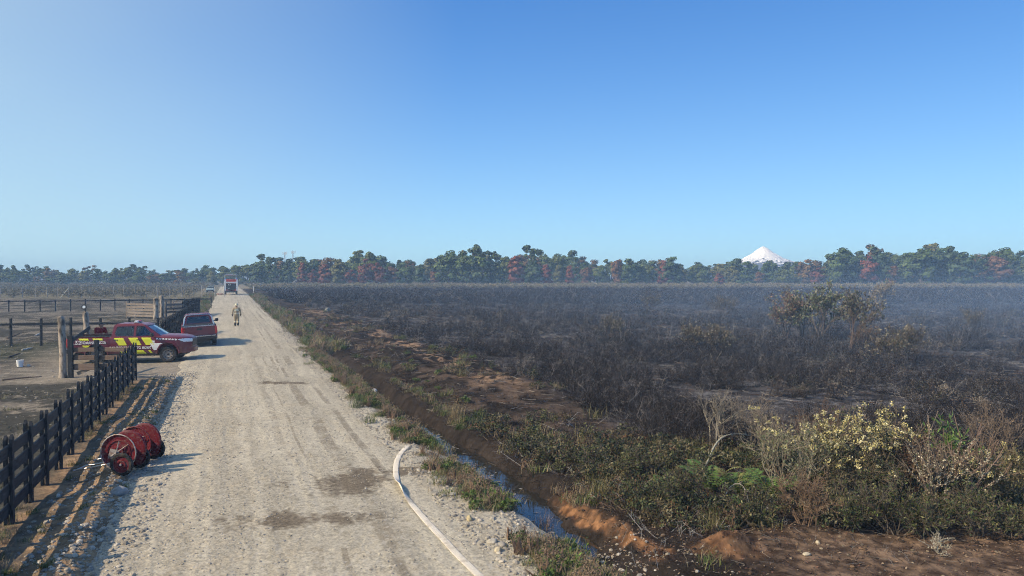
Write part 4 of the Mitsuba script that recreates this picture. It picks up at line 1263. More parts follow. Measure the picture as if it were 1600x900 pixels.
cb = loft([(2.05, csec(0.70, 0.4, 0.72, 0.76)), (1.9, csec(0.84, 0.32, 0.82, 0.86)), (1.2, csec(0.87, 0.28, 0.92, 0.98)), (0.9, csec(0.87, 0.28, 0.94, 0.98)), (-1.6, csec(0.87, 0.28, 0.98, 1.0)), (-2.0, csec(0.80, 0.35, 0.92, 0.96))])
for ax in (1.3, -1.25):
    cb = cb - cyl_y(ax, 0.31, 0.37, 0.62, 1.2) - cyl_y(ax, 0.31, 0.37, -1.2, -0.62)
part(key, 'body', cb, 'pale_green_paint', smooth=30, to_world=to)
gh = hull_pts([(1.05, y * 0.76, 0.96) for y in (1, -1)] + [(-1.75, y * 0.76, 0.96) for y in (1, -1)] + [(0.35, y * 0.6, 1.44) for y in (1, -1)] + [(-1.2, y * 0.6, 1.44) for y in (1, -1)])
part(key, 'window', gh, 'dark_glass', to_world=to)
part(key, 'roof', hull_pts([(0.42, y * 0.62, 1.43) for y in (1, -1)] + [(-1.25, y * 0.62, 1.43) for y in (1, -1)] + [(0.2, y * 0.5, 1.50) for y in (1, -1)] + [(-1.1, y * 0.5, 1.50) for y in (1, -1)]), 'pale_green_paint', smooth=30, to_world=to)
for s in (1, -1):
    part(key, 'headlight', chamfer(1.86, 2.02, s * 0.62 - 0.15, s * 0.62 + 0.15, 0.66, 0.80, 0.03), 'lamp_glass', to_world=to)
    part(key, 'mirror', chamfer(0.7, 0.85, s * 0.93 - 0.08, s * 0.93 + 0.08, 0.95, 1.08, 0.03), 'dark_plastic', to_world=to)
    for ax in (1.3, -1.25):
        wheel(key, ax, s * 0.74, 0.31, 0.2, to, side=s)
part(key, 'bumper', chamfer(1.95, 2.12, -0.78, 0.78, 0.34, 0.58, 0.04), 'dark_plastic', to_world=to)
tag(key, 'small pale car facing us, parked on the grass left of the fire engine', 'car')

# ---------------------------------------------------------------- people
def figure(joints, radii):
    """one continuous body from named joints"""
    J = {k: np.array(v, float) for k, v in joints.items()}
    L = []
    link = [('pelvis', 'waist'), ('waist', 'chest'), ('chest', 'neck'), ('neck', 'head'), ('head', 'crown')]
    for s in 'lr':
        link += [('chest', s + 'sh'), (s + 'sh', s + 'el'), (s + 'el', s + 'wr'), (s + 'wr', s + 'pa'), ('pelvis', s + 'hip'), (s + 'hip', s + 'kn'), (s + 'kn', s + 'an'), (s + 'an', s + 'he'), (s + 'an', s + 'to')]
    for a, b in link:
        L.append(((J[a], radii[a.lstrip('lr') if a[0] in 'lr' and a[1:] in radii else a]), (J[b], radii[b.lstrip('lr') if b[0] in 'lr' and b[1:] in radii else b])))
    # fingers and thumb, lightly curled
    for s in 'lr':
        wr, pa = J[s + 'wr'], J[s + 'pa']
        d = unit(pa - wr)
        fwd = np.array(joints['forward'], float)
        out = unit(np.cross(d, fwd)) * (1 if s == 'l' else -1)
        for k, (off, ln) in enumerate(((-0.030, 0.070), (-0.010, 0.080), (0.011, 0.075), (0.030, 0.058))):
            b = pa + fwd * off
            m_ = b + d * ln * 0.55
            e = m_ + unit(d * 0.6 - out * 0.7) * ln * 0.55
            L += [((b, 0.011), (m_, 0.010)), ((m_, 0.010), (e, 0.008))]
        t0 = wr + d * 0.03 + fwd * 0.02
        t1 = t0 + unit(fwd * 0.8 + d * 0.7) * 0.045
        L += [((t0, 0.013), (t1, 0.012)), ((t1, 0.012), (t1 + unit(d + fwd * 0.1) * 0.035, 0.010))]
    # nose, ears, chin
    h, fwd = J['head'], np.array(joints['face'], float)
    side = np.cross(fwd, [0, 0, 1])
    L += [((h + fwd * 0.085, 0.022), (h + fwd * 0.112 - [0, 0, 0.03], 0.016)), ((h + fwd * 0.05 - [0, 0, 0.09], 0.045), (h + fwd * 0.07 - [0, 0, 0.105], 0.03))]
    for s in (1, -1):
        L.append(((h + side * 0.090 * s + [0, 0, 0.015], 0.018), (h + side * 0.093 * s - [0, 0, 0.025], 0.014)))
    return bones(L, 0.022, 4), J


RAD = dict(pelvis=0.145, waist=0.135, chest=0.155, neck=0.062, head=0.098, crown=0.092, sh=0.082, el=0.058, wr=0.042, pa=0.040, hip=0.115, kn=0.075, an=0.055, he=0.045, to=0.042)


def eyes(owner, h, fwd, to):
    side = np.cross(fwd, [0, 0, 1.0])
    for s in (1, -1):
        e = trimesh.creation.icosphere(2, 0.014)
        e.apply_translation(h + np.asarray(fwd) * 0.088 + side * 0.034 * s + [0, 0, 0.012])
        part(owner, 'eye', e, 'dark_plastic', to_world=to)
    m_ = trimesh.creation.box((0.05, 0.012, 0.008))
    part(owner, 'mouth', trimesh.Trimesh(m_.vertices @ np.stack([side, fwd, [0, 0, 1.0]]) + h + np.asarray(fwd) * 0.098 - [0, 0, 0.058], m_.faces), 'dark_plastic', to_world=to)


# firefighter walking away down the track; local +y is the way he walks
key = numbered('person')
J = dict(forward=(0, 1, 0), face=(0, 1, 0), pelvis=(0, 0, 0.90), waist=(0, 0.0, 1.08), chest=(0, -0.01, 1.30), neck=(0, 0.0, 1.47), head=(0, 0.03, 1.60), crown=(0, 0.02, 1.65),
         lsh=(-0.20, -0.01, 1.39), lel=(-0.285, -0.07, 1.13), lwr=(-0.30, 0.03, 0.90), lpa=(-0.30, 0.06, 0.82), rsh=(0.20, -0.01, 1.39), rel=(0.285, -0.02, 1.13), rwr=(0.31, 0.07, 0.90), rpa=(0.31, 0.10, 0.82),
         lhip=(-0.095, 0, 0.86), lkn=(-0.105, 0.06, 0.50), lan=(-0.105, 0.03, 0.09), lhe=(-0.105, -0.02, 0.05), lto=(-0.115, 0.17, 0.045),
         rhip=(0.095, 0, 0.86), rkn=(0.10, 0.02, 0.50), ran=(0.10, -0.15, 0.14), rhe=(0.10, -0.22, 0.12), rto=(0.11, -0.01, 0.045))
ff, JJ = figure(J, {**RAD, 'waist': 0.165, 'chest': 0.175, 'pelvis': 0.165, 'el': 0.070, 'wr': 0.055, 'kn': 0.092, 'an': 0.078, 'hip': 0.125})
z = ff.vertices[:, 2]
x = np.abs(ff.vertices[:, 0])
tan = np.array((0.36, 0.29, 0.19))
c = np.tile(tan, (len(z), 1)) * (0.85 + 0.3 * meshkit.noise(ff.vertices * 9)[:, None])
c[z < 0.24] = (0.03, 0.03, 0.03)
c[(z < 0.93) & (x > 0.22)] = (0.05, 0.045, 0.04)
c[z > 1.47] = (0.36, 0.22, 0.16)
fx, fy = road_xy(-0.37, 63.0)
to = moved((fx, fy, float(top(fx, fy))), math.radians(21))
obj(key, (ff.vertices, ff.faces), 'matte', smooth=True, color=c, to_world=to)
hel = lathe([(0, 0.13), (0.06, 0.122), (0.105, 0.09), (0.128, 0.02), (0.132, -0.01), (0.175, -0.035), (0.172, -0.045), (0.125, -0.03), (0.0, -0.03)], 24)
hel.apply_translation((0, 0.01, 1.665))
part(key, 'helmet', hel, 'pale_helmet', smooth=40, to_world=to)
part(key, 'helmet_crest', chamfer(-0.012, 0.012, -0.09, 0.11, 1.74, 1.81, 0.008), 'pale_helmet', to_world=to)
for zz, rx, ry, hh in ((1.20, 0.192, 0.186, 0.06), (0.98, 0.196, 0.19, 0.055)):
    a = np.arange(28) * 2 * np.pi / 28
    ring = m3.CrossSection([[(rx * math.cos(q), ry * math.sin(q)) for q in a]])
    part(key, 'reflective_band', (ring.extrude(hh) - ring.scale((0.93, 0.93)).extrude(hh * 3).translate((0, 0, -hh))).translate((0, -0.005, zz)), 'reflective_tape', to_world=to)
for s, kn in (('l', (-0.105, 0.045, 0.36)), ('r', (0.10, -0.045, 0.36))):
    cuff = lathe([(0.093, -0.03), (0.096, -0.03), (0.096, 0.03), (0.093, 0.03), (0.093, -0.03)], 18)
    cuff.apply_translation(kn)
    part(key, 'trouser_band', cuff, 'reflective_tape', to_world=to)
part(key, 'back_panel', chamfer(-0.13, 0.13, -0.197, -0.175, 1.28, 1.36, 0.008), 'reflective_tape', to_world=to)
eyes(key, JJ['head'], (0, 1, 0), to)
tag(key, 'firefighter in sand-coloured turnout gear and pale helmet walking away along the track', 'person')

# person in a red jacket bending over behind the pickup bed; local +y is where they face
key = numbered('person')
J = dict(forward=(0, 1, 0), face=(0, 0.93, -0.37), pelvis=(0, -0.06, 0.90), waist=(0, 0.02, 1.06), chest=(0, 0.10, 1.26), neck=(0, 0.17, 1.41), head=(0, 0.22, 1.52), crown=(0, 0.21, 1.57),
         lsh=(-0.20, 0.11, 1.35), lel=(-0.25, 0.2, 1.11), lwr=(-0.16, 0.38, 1.08), lpa=(-0.12, 0.45, 1.08), rsh=(0.20, 0.11, 1.35), rel=(0.25, 0.2, 1.11), rwr=(0.16, 0.38, 1.10), rpa=(0.12, 0.45, 1.10),
         lhip=(-0.10, -0.05, 0.86), lkn=(-0.12, 0.04, 0.48), lan=(-0.13, -0.02, 0.08), lhe=(-0.13, -0.06, 0.05), lto=(-0.15, 0.13, 0.045),
         rhip=(0.10, -0.05, 0.86), rkn=(0.12, 0.02, 0.48), ran=(0.13, -0.06, 0.08), rhe=(0.13, -0.10, 0.05), rto=(0.15, 0.09, 0.045))
bd, JJ = figure(J, {**RAD, 'waist': 0.15, 'chest': 0.17, 'sh': 0.09, 'el': 0.066})
z = bd.vertices[:, 2]
c = np.tile((0.22, 0.02, 0.03), (len(z), 1))
c[z < 0.95] = (0.03, 0.035, 0.05)
c[z < 0.12] = (0.03, 0.028, 0.026)
c[(np.linalg.norm(bd.vertices - JJ['lpa'], axis=1) < 0.11) | (np.linalg.norm(bd.vertices - JJ['rpa'], axis=1) < 0.11) | (np.linalg.norm(bd.vertices - JJ['head'], axis=1) < 0.145)] = (0.38, 0.23, 0.17)
to = moved((-21.0, 37.75, float(land(-21.0, 37.75))), math.radians(-128))
obj(key, (bd.vertices, bd.faces), 'matte', smooth=True, color=c, to_world=to)
hr = trimesh.creation.icosphere(3, 0.112)
hr.vertices *= [0.98, 1.04, 0.95]
hr = m3.Manifold(m3.Mesh(np.asarray(hr.vertices, np.float32), np.asarray(hr.faces, np.uint32))).translate((0, 0.195, 1.57)) - mbox(-0.2, 0.2, 0.27, 0.5, 1.3, 1.60) - mbox(-0.2, 0.2, 0.0, 0.5, 1.3, 1.50)
part(key, 'hair', hr, 'dark_plastic', smooth=40, to_world=to)
eyes(key, JJ['head'], unit((0, 0.93, -0.37)), to)
tag(key, 'person in a red jacket leaning over the bed of the maroon pickup', 'person')

# ---------------------------------------------------------------- hose reel carts
def reel_cart(label, to, seed, strut):
    key = numbered('hose_reel_cart')
    r = np.random.default_rng(seed)

    def flange(y, face):
        pr_ = [(0.0, 0.012), (0.10, 0.012), (0.105, 0.030), (0.13, 0.030), (0.14, 0.010), (0.235, 0.004), (0.245, 0.022), (0.262, 0.022), (0.272, 0.004), (0.345, 0.010), (0.365, 0.030), (0.385, 0.030), (0.390, 0.018), (0.380, 0.0), (0.345, -0.012), (0.0, -0.012)]
        m_ = lathe(pr_, 44)
        m_.apply_transform(trimesh.transformations.rotation_matrix(-math.pi / 2 * face, (1, 0, 0)))
        m_.apply_translation((-0.15, y, 0.47))
        return m_
    for y, face in ((-0.17, -1), (0.17, 1)):
        fk = part(key, 'flange', flange(y, face), 'red_enamel', smooth=35, to_world=to)
        rim = trimesh.creation.torus(0.384, 0.013, major_sections=44, minor_sections=8)
        rim.apply_transform(trimesh.transformations.rotation_matrix(math.pi / 2, (1, 0, 0)))
        rim.apply_translation((-0.15, y + 0.030 * face, 0.47))
        part(fk, 'rim', rim, 'worn_steel' if face < 0 and seed == 1 else 'red_enamel', smooth=True, to_world=to)
    core = m3.Manifold.cylinder(0.32, 0.13, 0.13, 28).rotate((-90, 0, 0)).translate((-0.15, -0.16, 0.47))
    part(key, 'drum', core, 'red_enamel', smooth=40, to_world=to)
    part(key, 'axle', tube([(0, -0.39, 0.25), (0, 0.39, 0.25)], [0.02, 0.02], 8), 'worn_steel', to_world=to)
    for s in (1, -1):
        y = s * 0.33
        tyre = lathe([(0.175, -0.03), (0.225, -0.036), (0.246, -0.022), (0.25, 0), (0.246, 0.022), (0.225, 0.036), (0.175, 0.03), (0.175, -0.03)], 40)
        disc = lathe([(0, 0.030), (0.030, 0.030), (0.034, 0.012), (0.060, 0.010), (0.072, 0.026), (0.092, 0.026), (0.105, 0.004), (0.160, 0.004), (0.180, 0.028), (0.186, 0.028), (0.186, -0.02), (0, -0.02)], 40)
        hub = lathe([(0, 0.060), (0.020, 0.056), (0.026, 0.045), (0.026, 0.0), (0, 0.0)], 14)
        R = trimesh.transformations.rotation_matrix(-math.pi / 2 * s, (1, 0, 0))
        R[:3, 3] = (0, y, 0.25)
        wk = numbered(key + '__wheel')
        for nm, m_, b in (('tyre', tyre, 'rubber'), ('disc', disc, 'red_enamel'), ('hub', hub, 'worn_steel')):
            m_.apply_transform(R)
            part(wk, nm, m_, b, smooth=35, to_world=to)
        # bracket carrying the drum, on the outer side of the flange
        yy = s * 0.235
        plate = prism_y([(-0.36, 0.36), (-0.16, 0.30), (-0.10, 0.52), (-0.30, 0.56)], yy - 0.006, yy + 0.006)
        part(key, 'bracket_plate', plate, 'worn_steel', to_world=to)
        rods = [tube([(-0.15, yy, 0.47), (0.0, yy, 0.26)], [0.013] * 2, 6), tube([(-0.30, yy + 0.01 * s, 0.38), (0.10, yy + 0.012 * s, 0.66)], [0.011] * 2, 6), tube([(-0.18, yy + 0.02 * s, 0.40), (-0.10, yy + 0.02 * s, 0.72)], [0.011] * 2, 6), tube([(0.0, yy, 0.25), (-0.42, yy, 0.22)], [0.013] * 2, 6)]
        part(key, 'bracket', trimesh.util.concatenate(rods), 'worn_steel', smooth=True, to_world=to)
        bar = tube([(-0.40, yy * 0.9, 0.22), (-0.75, yy * 0.8, 0.12 + strut), (-1.15, yy * 0.72, 0.05 + strut)], [0.017] * 3, 8)
        part(key, 'handle', bar, 'bright_steel', smooth=True, to_world=to)
    part(key, 'crossbar', tube([(-1.12, -0.25, 0.05 + strut), (-1.12, 0.25, 0.05 + strut)], [0.015] * 2, 8), 'bright_steel', smooth=True, to_world=to)
    part(key, 'latch', chamfer(-0.36, -0.26, -0.29, -0.23, 0.16, 0.26, 0.008), 'worn_steel', to_world=to)
    tag(key, label, 'hose reel', 'red hose reel carts at the track edge')
    return key


for (x, y, rz, lab, sd) in ((-7.66, 14.85, -3, 'empty red hose reel cart, the nearer of the pair at the track edge', 1), (-7.80, 15.78, -6, 'empty red hose reel cart behind the first, its wheel hidden in shade', 2)):
    reel_cart(lab, moved((x, y, float(top(x, y - 0.4)) - 0.005), math.radians(rz), 0.93), sd, 0.02)

# ---------------------------------------------------------------- flat white fire hose on the track
HP = [(636, 697), (629, 706), (622, 716), (618, 730), (618, 744), (621, 758), (627, 770), (636, 783), (650, 800), (668, 821), (690, 845), (715, 872), (742, 899), (775, 935), (810, 975)]
hp = np.array([spot(u, v, 0.05) for u, v in HP])
k = np.arange(len(hp))
from scipy.interpolate import CubicSpline
kk = np.linspace(0, len(hp) - 1, 160)
path = np.stack([CubicSpline(k, hp[:, 0])(kk), CubicSpline(k, hp[:, 1])(kk)], 1)
pz = top(path[:, 0], path[:, 1]) + 0.012
pth = np.column_stack([path, pz])
tg = unit(np.gradient(pth, axis=0))
sd_ = unit(np.cross(tg, [0, 0, 1.0]))
twist = 1.25 * np.exp(-((kk - 5.9) / 1.1) ** 2)
pth[:, 2] += 0.045 * np.sin(np.clip(twist, 0, 1.25))
wv = sd_ * np.cos(twist)[:, None] + np.cross(sd_, tg) * np.sin(twist)[:, None]
nv = np.cross(tg, wv)
hw, ht = 0.056, 0.010
prof = [(-1, 0), (-0.8, 1), (0, 1.15), (0.8, 1), (1, 0), (0.8, -0.8), (0, -0.8), (-0.8, -0.8)]
v = np.stack([pth + wv * hw * a + nv * ht * b for a, b in prof], 1)
n = len(prof)
f = []
for i in range(len(pth) - 1):
    for j in range(n):
        j2 = (j + 1) % n
        f += [[i * n + j, (i + 1) * n + j2, i * n + j2], [i * n + j, (i + 1) * n + j, (i + 1) * n + j2]]
key = numbered('fire_hose')
obj(key, (v.reshape(-1, 3), np.array(f)), 'hose_canvas', smooth=40)
tag(key, 'flat off-white canvas fire hose lying along the right edge of the track', 'hose')

# ---------------------------------------------------------------- stones
sr = np.random.default_rng(77)


def pebble_shapes(n, sub=1):
    out = []
    for k in range(n):
        m_ = trimesh.creation.icosphere(sub, 1.0)
        v = np.array(m_.vertices)
        v *= 1 + 0.45 * (meshkit.noise(v * 1.3 + 10 * k, k) - 0.5)[:, None] + 0.2 * (meshkit.noise(v * 3.1 + 7 * k, k) - 0.5)[:, None]
        v *= np.array([1.0, sr.uniform(0.65, 0.95), sr.uniform(0.45, 0.75)])
        out.append((v, np.array(m_.faces)))
    return out


P0 = pebble_shapes(8, 0)
P1 = pebble_shapes(8, 2)
TONES = np.array([(0.44, 0.40, 0.34), (0.37, 0.34, 0.29), (0.33, 0.30, 0.25), (0.50, 0.465, 0.40), (0.40, 0.355, 0.28), (0.30, 0.285, 0.265)])


def stone_field(x, y, size, shapes, sunk=0.25):
    n = len(x)
    z = top(x, y)
    which = sr.integers(0, len(shapes), n)
    out = []
    for k, (v, f) in enumerate(shapes):
        i = np.nonzero(which == k)[0]
        if not len(i): continue
        a = sr.uniform(0, 6.28, len(i))
        ca, sa = np.cos(a), np.sin(a)
        R = np.zeros((len(i), 3, 3)); R[:, 0, 0] = ca; R[:, 0, 1] = -sa; R[:, 1, 0] = sa; R[:, 1, 1] = ca; R[:, 2, 2] = 1
        vv = np.einsum('kij,nj->kni', R, v) * size[i][:, None, None] + np.stack([x[i], y[i], z[i] + size[i] * (0.35 - sunk)], 1)[:, None]
        ff = f[None] + (np.arange(len(i)) * len(v))[:, None, None]
        col = np.repeat((TONES[sr.integers(0, len(TONES), len(i))] * sr.uniform(0.7, 1.12, (len(i), 1)))[:, None], len(v), 1)
        out.append((vv.reshape(-1, 3), ff.reshape(-1, 3), col.reshape(-1, 3)))
    return join(*out)


def st_points(n, s0, s1, t0, t1, pw=1.6):
    t = (t0 ** (2 - pw) + sr.random(n) * (t1 ** (2 - pw) - t0 ** (2 - pw))) ** (1 / (2 - pw))
    s = sr.uniform(s0, s1, n)
    return road_xy(s, t)


sets = []
x, y = st_points(13000, -2.9, 2.9, 8.5, 40)
s_, t_ = road_st(x, y)
dens = npfbm(x, y, 0.9, 51) + 0.5 * npfbm(x * 2.6 + y, y * 0.4, 0.8, 52)
k = sr.random(len(x)) < np.clip(0.55 + 2.2 * dens, 0.08, 1)
sets.append(stone_field(x[k], y[k], 0.008 + 0.020 * sr.random(k.sum()) ** 2.4, P0))
x, y = st_points(6500, 2.25, 3.5, 8.5, 60, 1.5)
w_ = sr.random(len(x))
sets.append(stone_field(x, y, 0.012 + 0.042 * w_ ** 2.6, P0))
x, y = st_points(8500, -4.1, -2.2, 8.5, 34, 1.5)
w_ = sr.random(len(x))
s_, t_ = road_st(x, y)
k = sr.random(len(x)) < np.clip(1.1 - np.abs(s_ + 3.0) * 0.9, 0.15, 1)
sets.append(stone_field(x[k], y[k], (0.012 + 0.045 * w_ ** 3)[k], P0))
x, y = sample(5000, 11, 48, sr, 1.3)
s_, t_ = road_st(x, y)
k = (s_ < -4.6) & (npfbm(x, y, 0.25, 53) > -0.08)
sets.append(stone_field(x[k], y[k], (0.015 + 0.045 * sr.random(k.sum()) ** 3), P0))
x, y = sr.uniform(1.0, 8.5, 700), sr.uniform(9.3, 12.0, 700)
k = (npfbm(x, y, 0.8, 54) > -0.05) | (x < 2.6)
q_ = stone_field(x[k], y[k], (0.005 + 0.028 * sr.random(k.sum()) ** 5), P0)
sets.append((q_[0], q_[1], q_[2] * np.array([0.62, 0.55, 0.46])))
sx, st_ = sr.normal(4.2, 0.5, 420), sr.uniform(8.2, 10.9, 420)
x, y = road_xy(sx, st_)
sets.append(stone_field(x, y, 0.010 + 0.035 * sr.random(420) ** 2.5, P0))
v, f, c = join(*sets)
obj('gravel', (v, f), 'matte', color=c)
tag('gravel', 'loose stones and gravel strewn over the track and its edges', 'gravel', kind='stuff')


def big_stone(u, vv, r, label, tone=(0.50, 0.46, 0.38), k=0, group=None, flat=0.7):
    x, y = spot(u, vv, 0.0)
    key = numbered('stone')
    v, f = P1[k % 8]
    col = np.tile(tone, (len(v), 1)) * (0.8 + 0.4 * meshkit.noise(v * 2.5)[:, None])
    z = float(top(x, y))
    obj(key, (v * np.array([r, r * 0.9, r * flat / 0.6]), f), 'matte', smooth=True, color=col, to_world=moved((x, y, z + r * 0.22), sr.uniform(0, 6.28)))
    tag(key, label, 'stone', group)


big_stone(770, 856, 0.085, 'tall whitish river stone, leftmost of three beside the hose', (0.46, 0.43, 0.37), 0)
big_stone(784, 861, 0.078, 'grey river stone in the middle of the three beside the hose', (0.32, 0.30, 0.27), 1)
big_stone(778, 869, 0.075, 'cream river stone nearest of the three beside the hose', (0.55, 0.48, 0.34), 2)
big_stone(708, 779, 0.09, 'flat pale stone in the green weeds on the ditch edge', (0.44, 0.42, 0.37), 3, flat=0.4)
big_stone(733, 819, 0.075, 'yellowish stone half sunk beside the weeds', (0.48, 0.40, 0.24), 4)
big_stone(184, 778, 0.16, 'largest grey boulder lying in the fence shadow', (0.33, 0.33, 0.33), 5)
big_stone(88, 776, 0.06, 'small white stone on the earth strip near the fence', (0.58, 0.55, 0.48), 6)
big_stone(94, 849, 0.055, 'pale stone with a shadow in the striped earth', (0.55, 0.51, 0.44), 7)
big_stone(57, 888, 0.035, 'bright white pebble near the bottom of the fence strip', (0.68, 0.66, 0.6), 2)
big_stone(112, 884, 0.055, 'cream stone on the gravel berm', (0.50, 0.46, 0.38), 1)
big_stone(640, 657, 0.14, 'flat white stone at the head of the ditch water', (0.60, 0.59, 0.55), 3, flat=0.3)
big_stone(584, 597, 0.19, 'white angular rock on the dark bank beside the track', (0.72, 0.70, 0.66), 4, flat=0.7)
big_stone(1263, 874, 0.065, 'oval pale stone on the bare brown earth', (0.50, 0.44, 0.33), 5, flat=0.45)
big_stone(1280, 858, 0.045, 'small pale stone at the shrub edge of the bare earth', (0.46, 0.40, 0.30), 6)
big_stone(924, 885, 0.055, 'cream stone at the end of the ditch water', (0.58, 0.53, 0.42), 7)
big_stone(958, 893, 0.06, 'brownish stone among gravel below the ditch', (0.40, 0.33, 0.22), 0)
big_stone(508, 560, 0.13, 'pale flat stone at the grassy track edge', (0.58, 0.55, 0.48), 2, flat=0.35)
big_stone(512, 489, 0.5, 'rounded grey boulder on the bank before the burnt scrub', (0.30, 0.29, 0.25), 6, flat=0.6)
big_stone(43, 571, 0.10, 'small white stone to the right of the bucket', (0.6, 0.58, 0.52), 3)

# white bucket, sticks and litter in the paddock
key = numbered('bucket')
x, y = spot(30, 572)
to = moved((x, y, float(land(x, y))), 0.4)
part(key, 'shell', lathe([(0, 0.0), (0.115, 0.0), (0.145, 0.28), (0.152, 0.285), (0.150, 0.30), (0.140, 0.30), (0.110, 0.012), (0, 0.012)], 24), 'white_paint', smooth=35, to_world=to)
part(key, 'handle', tube([(0.15 * math.cos(a), 0.03, 0.28 + 0.07 * math.sin(a)) for a in np.linspace(0, math.pi, 9)], [0.006] * 9, 6), 'dark_plastic', to_world=to)
tag(key, 'white plastic bucket standing on the paddock dirt', 'bucket')
for (u, vv, du, dz, rr, tone, lab) in ((33, 549, 16, 0.02, 0.05, (0.62, 0.58, 0.5), 'pale broken board lying on the paddock grass'), (10, 528, 22, 0.25, 0.06, (0.16, 0.13, 0.11), 'dark branch lying beyond the near paddock rail'), (12, 560, 18, 0.12, 0.05, (0.10, 0.09, 0.085), 'dark stick on the dirt left of the bucket'),
                                       (54, 524, 10, 0.05, 0.05, (0.6, 0.57, 0.5), 'short pale stick beyond the near paddock rail'), (2, 596, 62, 0.06, 0.035, (0.12, 0.10, 0.09), 'long thin dark pole on the gravelly paddock dirt')):
    p = spot(u, vv); q_ = spot(u + du, vv - 3)
    key = numbered('stick')
    pts = np.array([[*p, float(land(*p)) + 0.04], [*((p + q_) / 2 + sr.normal(0, 0.04, 2)), float(land(*p)) + 0.06 + dz * 0.4], [*q_, float(land(*q_)) + 0.04 + dz]])
    pv, pf, pc = paint(tube(pts, [rr, rr * 0.9, rr * 0.5], 6), tone)
    obj(key, (pv, pf), 'matte', color=pc)
    tag(key, lab, 'stick')
# a red hose heap on the verge left of the engine, and a pale marker post
key = numbered('red_hose')
x, y = road_xy(-2.6, 160.5)
pts = [(x + 0.9 * math.cos(a * 1.3) + 0.06 * a, y + 0.6 * math.sin(a * 1.3), float(top(x, y)) + 0.07 + 0.01 * a) for a in np.linspace(0, 14, 60)]
obj(key, tube(pts, [0.07] * 60, 6), 'red_enamel', smooth=True)
tag(key, 'coil of red hose on the ground left of the fire engine', 'hose')
key = numbered('marker_post')
x, y = road_xy(4.6, 176)
obj(key, chamfer(x - 0.06, x + 0.06, y - 0.06, y + 0.06, float(land(x, y)) - 0.2, float(land(x, y)) + 1.5, 0.02), 'white_paint')
tag(key, 'white marker post on the right verge beyond the fire engine', 'post')
key = numbered('sheet_scrap')
x, y = spot(437, 0.5 * (543 + 545)) if False else spot(523, 567)
sv = np.array([(-0.28, -0.1, 0.0), (0.0, -0.16, 0.09), (0.30, -0.06, 0.02), (0.24, 0.14, 0.05), (-0.02, 0.1, 0.14), (-0.25, 0.12, 0.03)])
solid = hull_pts(np.vstack([sv, sv - [0, 0, 0.03]]))
obj(key, solid, 'white_paint', to_world=moved((x, y, float(top(x, y)) + 0.02), 0.5))
tag(key, 'crumpled white sheet scrap caught on the dark bank above the ditch', 'litter')

# froth and bits of ash floating on the ditch water
n = 130
t = 11.2 + 11 * sr.random(n)
s = ditch_centre(t) + 0.16 * sr.normal(size=n)
x, y = road_xy(s, t)
a = sr.uniform(-0.9, 0.9, n)
L = sr.uniform(0.03, 0.13, n)
d = np.stack([np.cos(a), np.sin(a), 0 * a], 1)
v, f, c = leaves(np.stack([x, y, np.full(n, -0.392)], 1), d, np.stack([-np.sin(a), np.cos(a), 0 * a], 1), L, L * sr.uniform(0.25, 0.6, n), np.array([(0.42, 0.42, 0.42), (0.25, 0.23, 0.2), (0.09, 0.07, 0.05)])[sr.integers(0, 3, n)])
obj('floating_debris', (v, f), 'matte', color=c)
tag('floating_debris', 'flecks of froth and ash floating on the ditch water', 'debris', kind='stuff')

# crumbs of earth and charred peat on the banks beyond the ditch
x, y = sample(15000, 9.3, 70, sr, 1.55)
s, t = road_st(x, y)
k = (s > 4.4) & (s < 11) & (npfbm(x, y, 0.8, 57) > -0.12)
x, y = x[k], y[k]
v, f, c = stone_field(x, y, (0.008 + 0.040 * sr.random(len(x)) ** 3) * (0.7 + y / 45), P0)
tone = np.array([(0.050, 0.040, 0.034), (0.10, 0.070, 0.050), (0.028, 0.025, 0.024), (0.17, 0.115, 0.075), (0.12, 0.095, 0.075)])
nv = len(P0[0][0])
c = np.repeat(tone[sr.choice(5, len(v) // nv, p=[0.34, 0.22, 0.26, 0.06, 0.12])], nv, 0)
obj('earth_crumbs', (v, f), 'matte', color=c)
tag('earth_crumbs', 'crumbs of dark earth and charred peat on the ditch banks', 'earth', kind='stuff')

# ---------------------------------------------------------------- green and dry growth in the foreground
hr_ = np.random.default_rng(91)
HEATH = [(0.050, 0.066, 0.024), (0.085, 0.095, 0.034), (0.030, 0.042, 0.022), (0.10, 0.078, 0.042), (0.115, 0.062, 0.038), (0.19, 0.17, 0.10)]
V = [leafy_bush(110 + k, 230, [HEATH[k % 6], HEATH[(k + 1) % 6], HEATH[2], HEATH[(k + 3) % 6]], 0.36 + 0.07 * (k % 3), 0.36, 0.058, 24, stemcol=(0.13, 0.10, 0.075), clumps=12) for k in range(6)]
V += [grass_tuft(120 + k, 60, 0.38, [(0.20, 0.175, 0.085), (0.11, 0.12, 0.045), (0.26, 0.215, 0.125)], 0.12, 0.8, 0.005) for k in range(3)]
tw = []
for k in range(2):
    v, f, c = burnt_bush(130 + k, 26, 90, 0.55, 0.006, 1.1, 0.2)
    tw.append((v, f, np.clip(c * np.array([2.6, 1.9, 1.5]), 0, 0.4)))
V += tw


def heath_mask(x, y):
    s, t = road_st(x, y)
    lo = 5.25 + 0.8 * npfbm(x, y, 0.8, 71) + 1.4 * sst(19, 26, t)
    back = 17.2 + 2.0 * npfbm(x, y, 0.3, 72) - 1.4 * sst(3, 9, x) + 3.2 * sst(2.5, -3, x)
    front = 11.7 + 0.8 * npfbm(x, y, 0.6, 73)
    return (s > lo) & (y < back) & ((y > front) | (x < 2.0 + 0.8 * npfbm(x, y, 0.9, 74)) & (s > 6.2) & (y > 10.4))


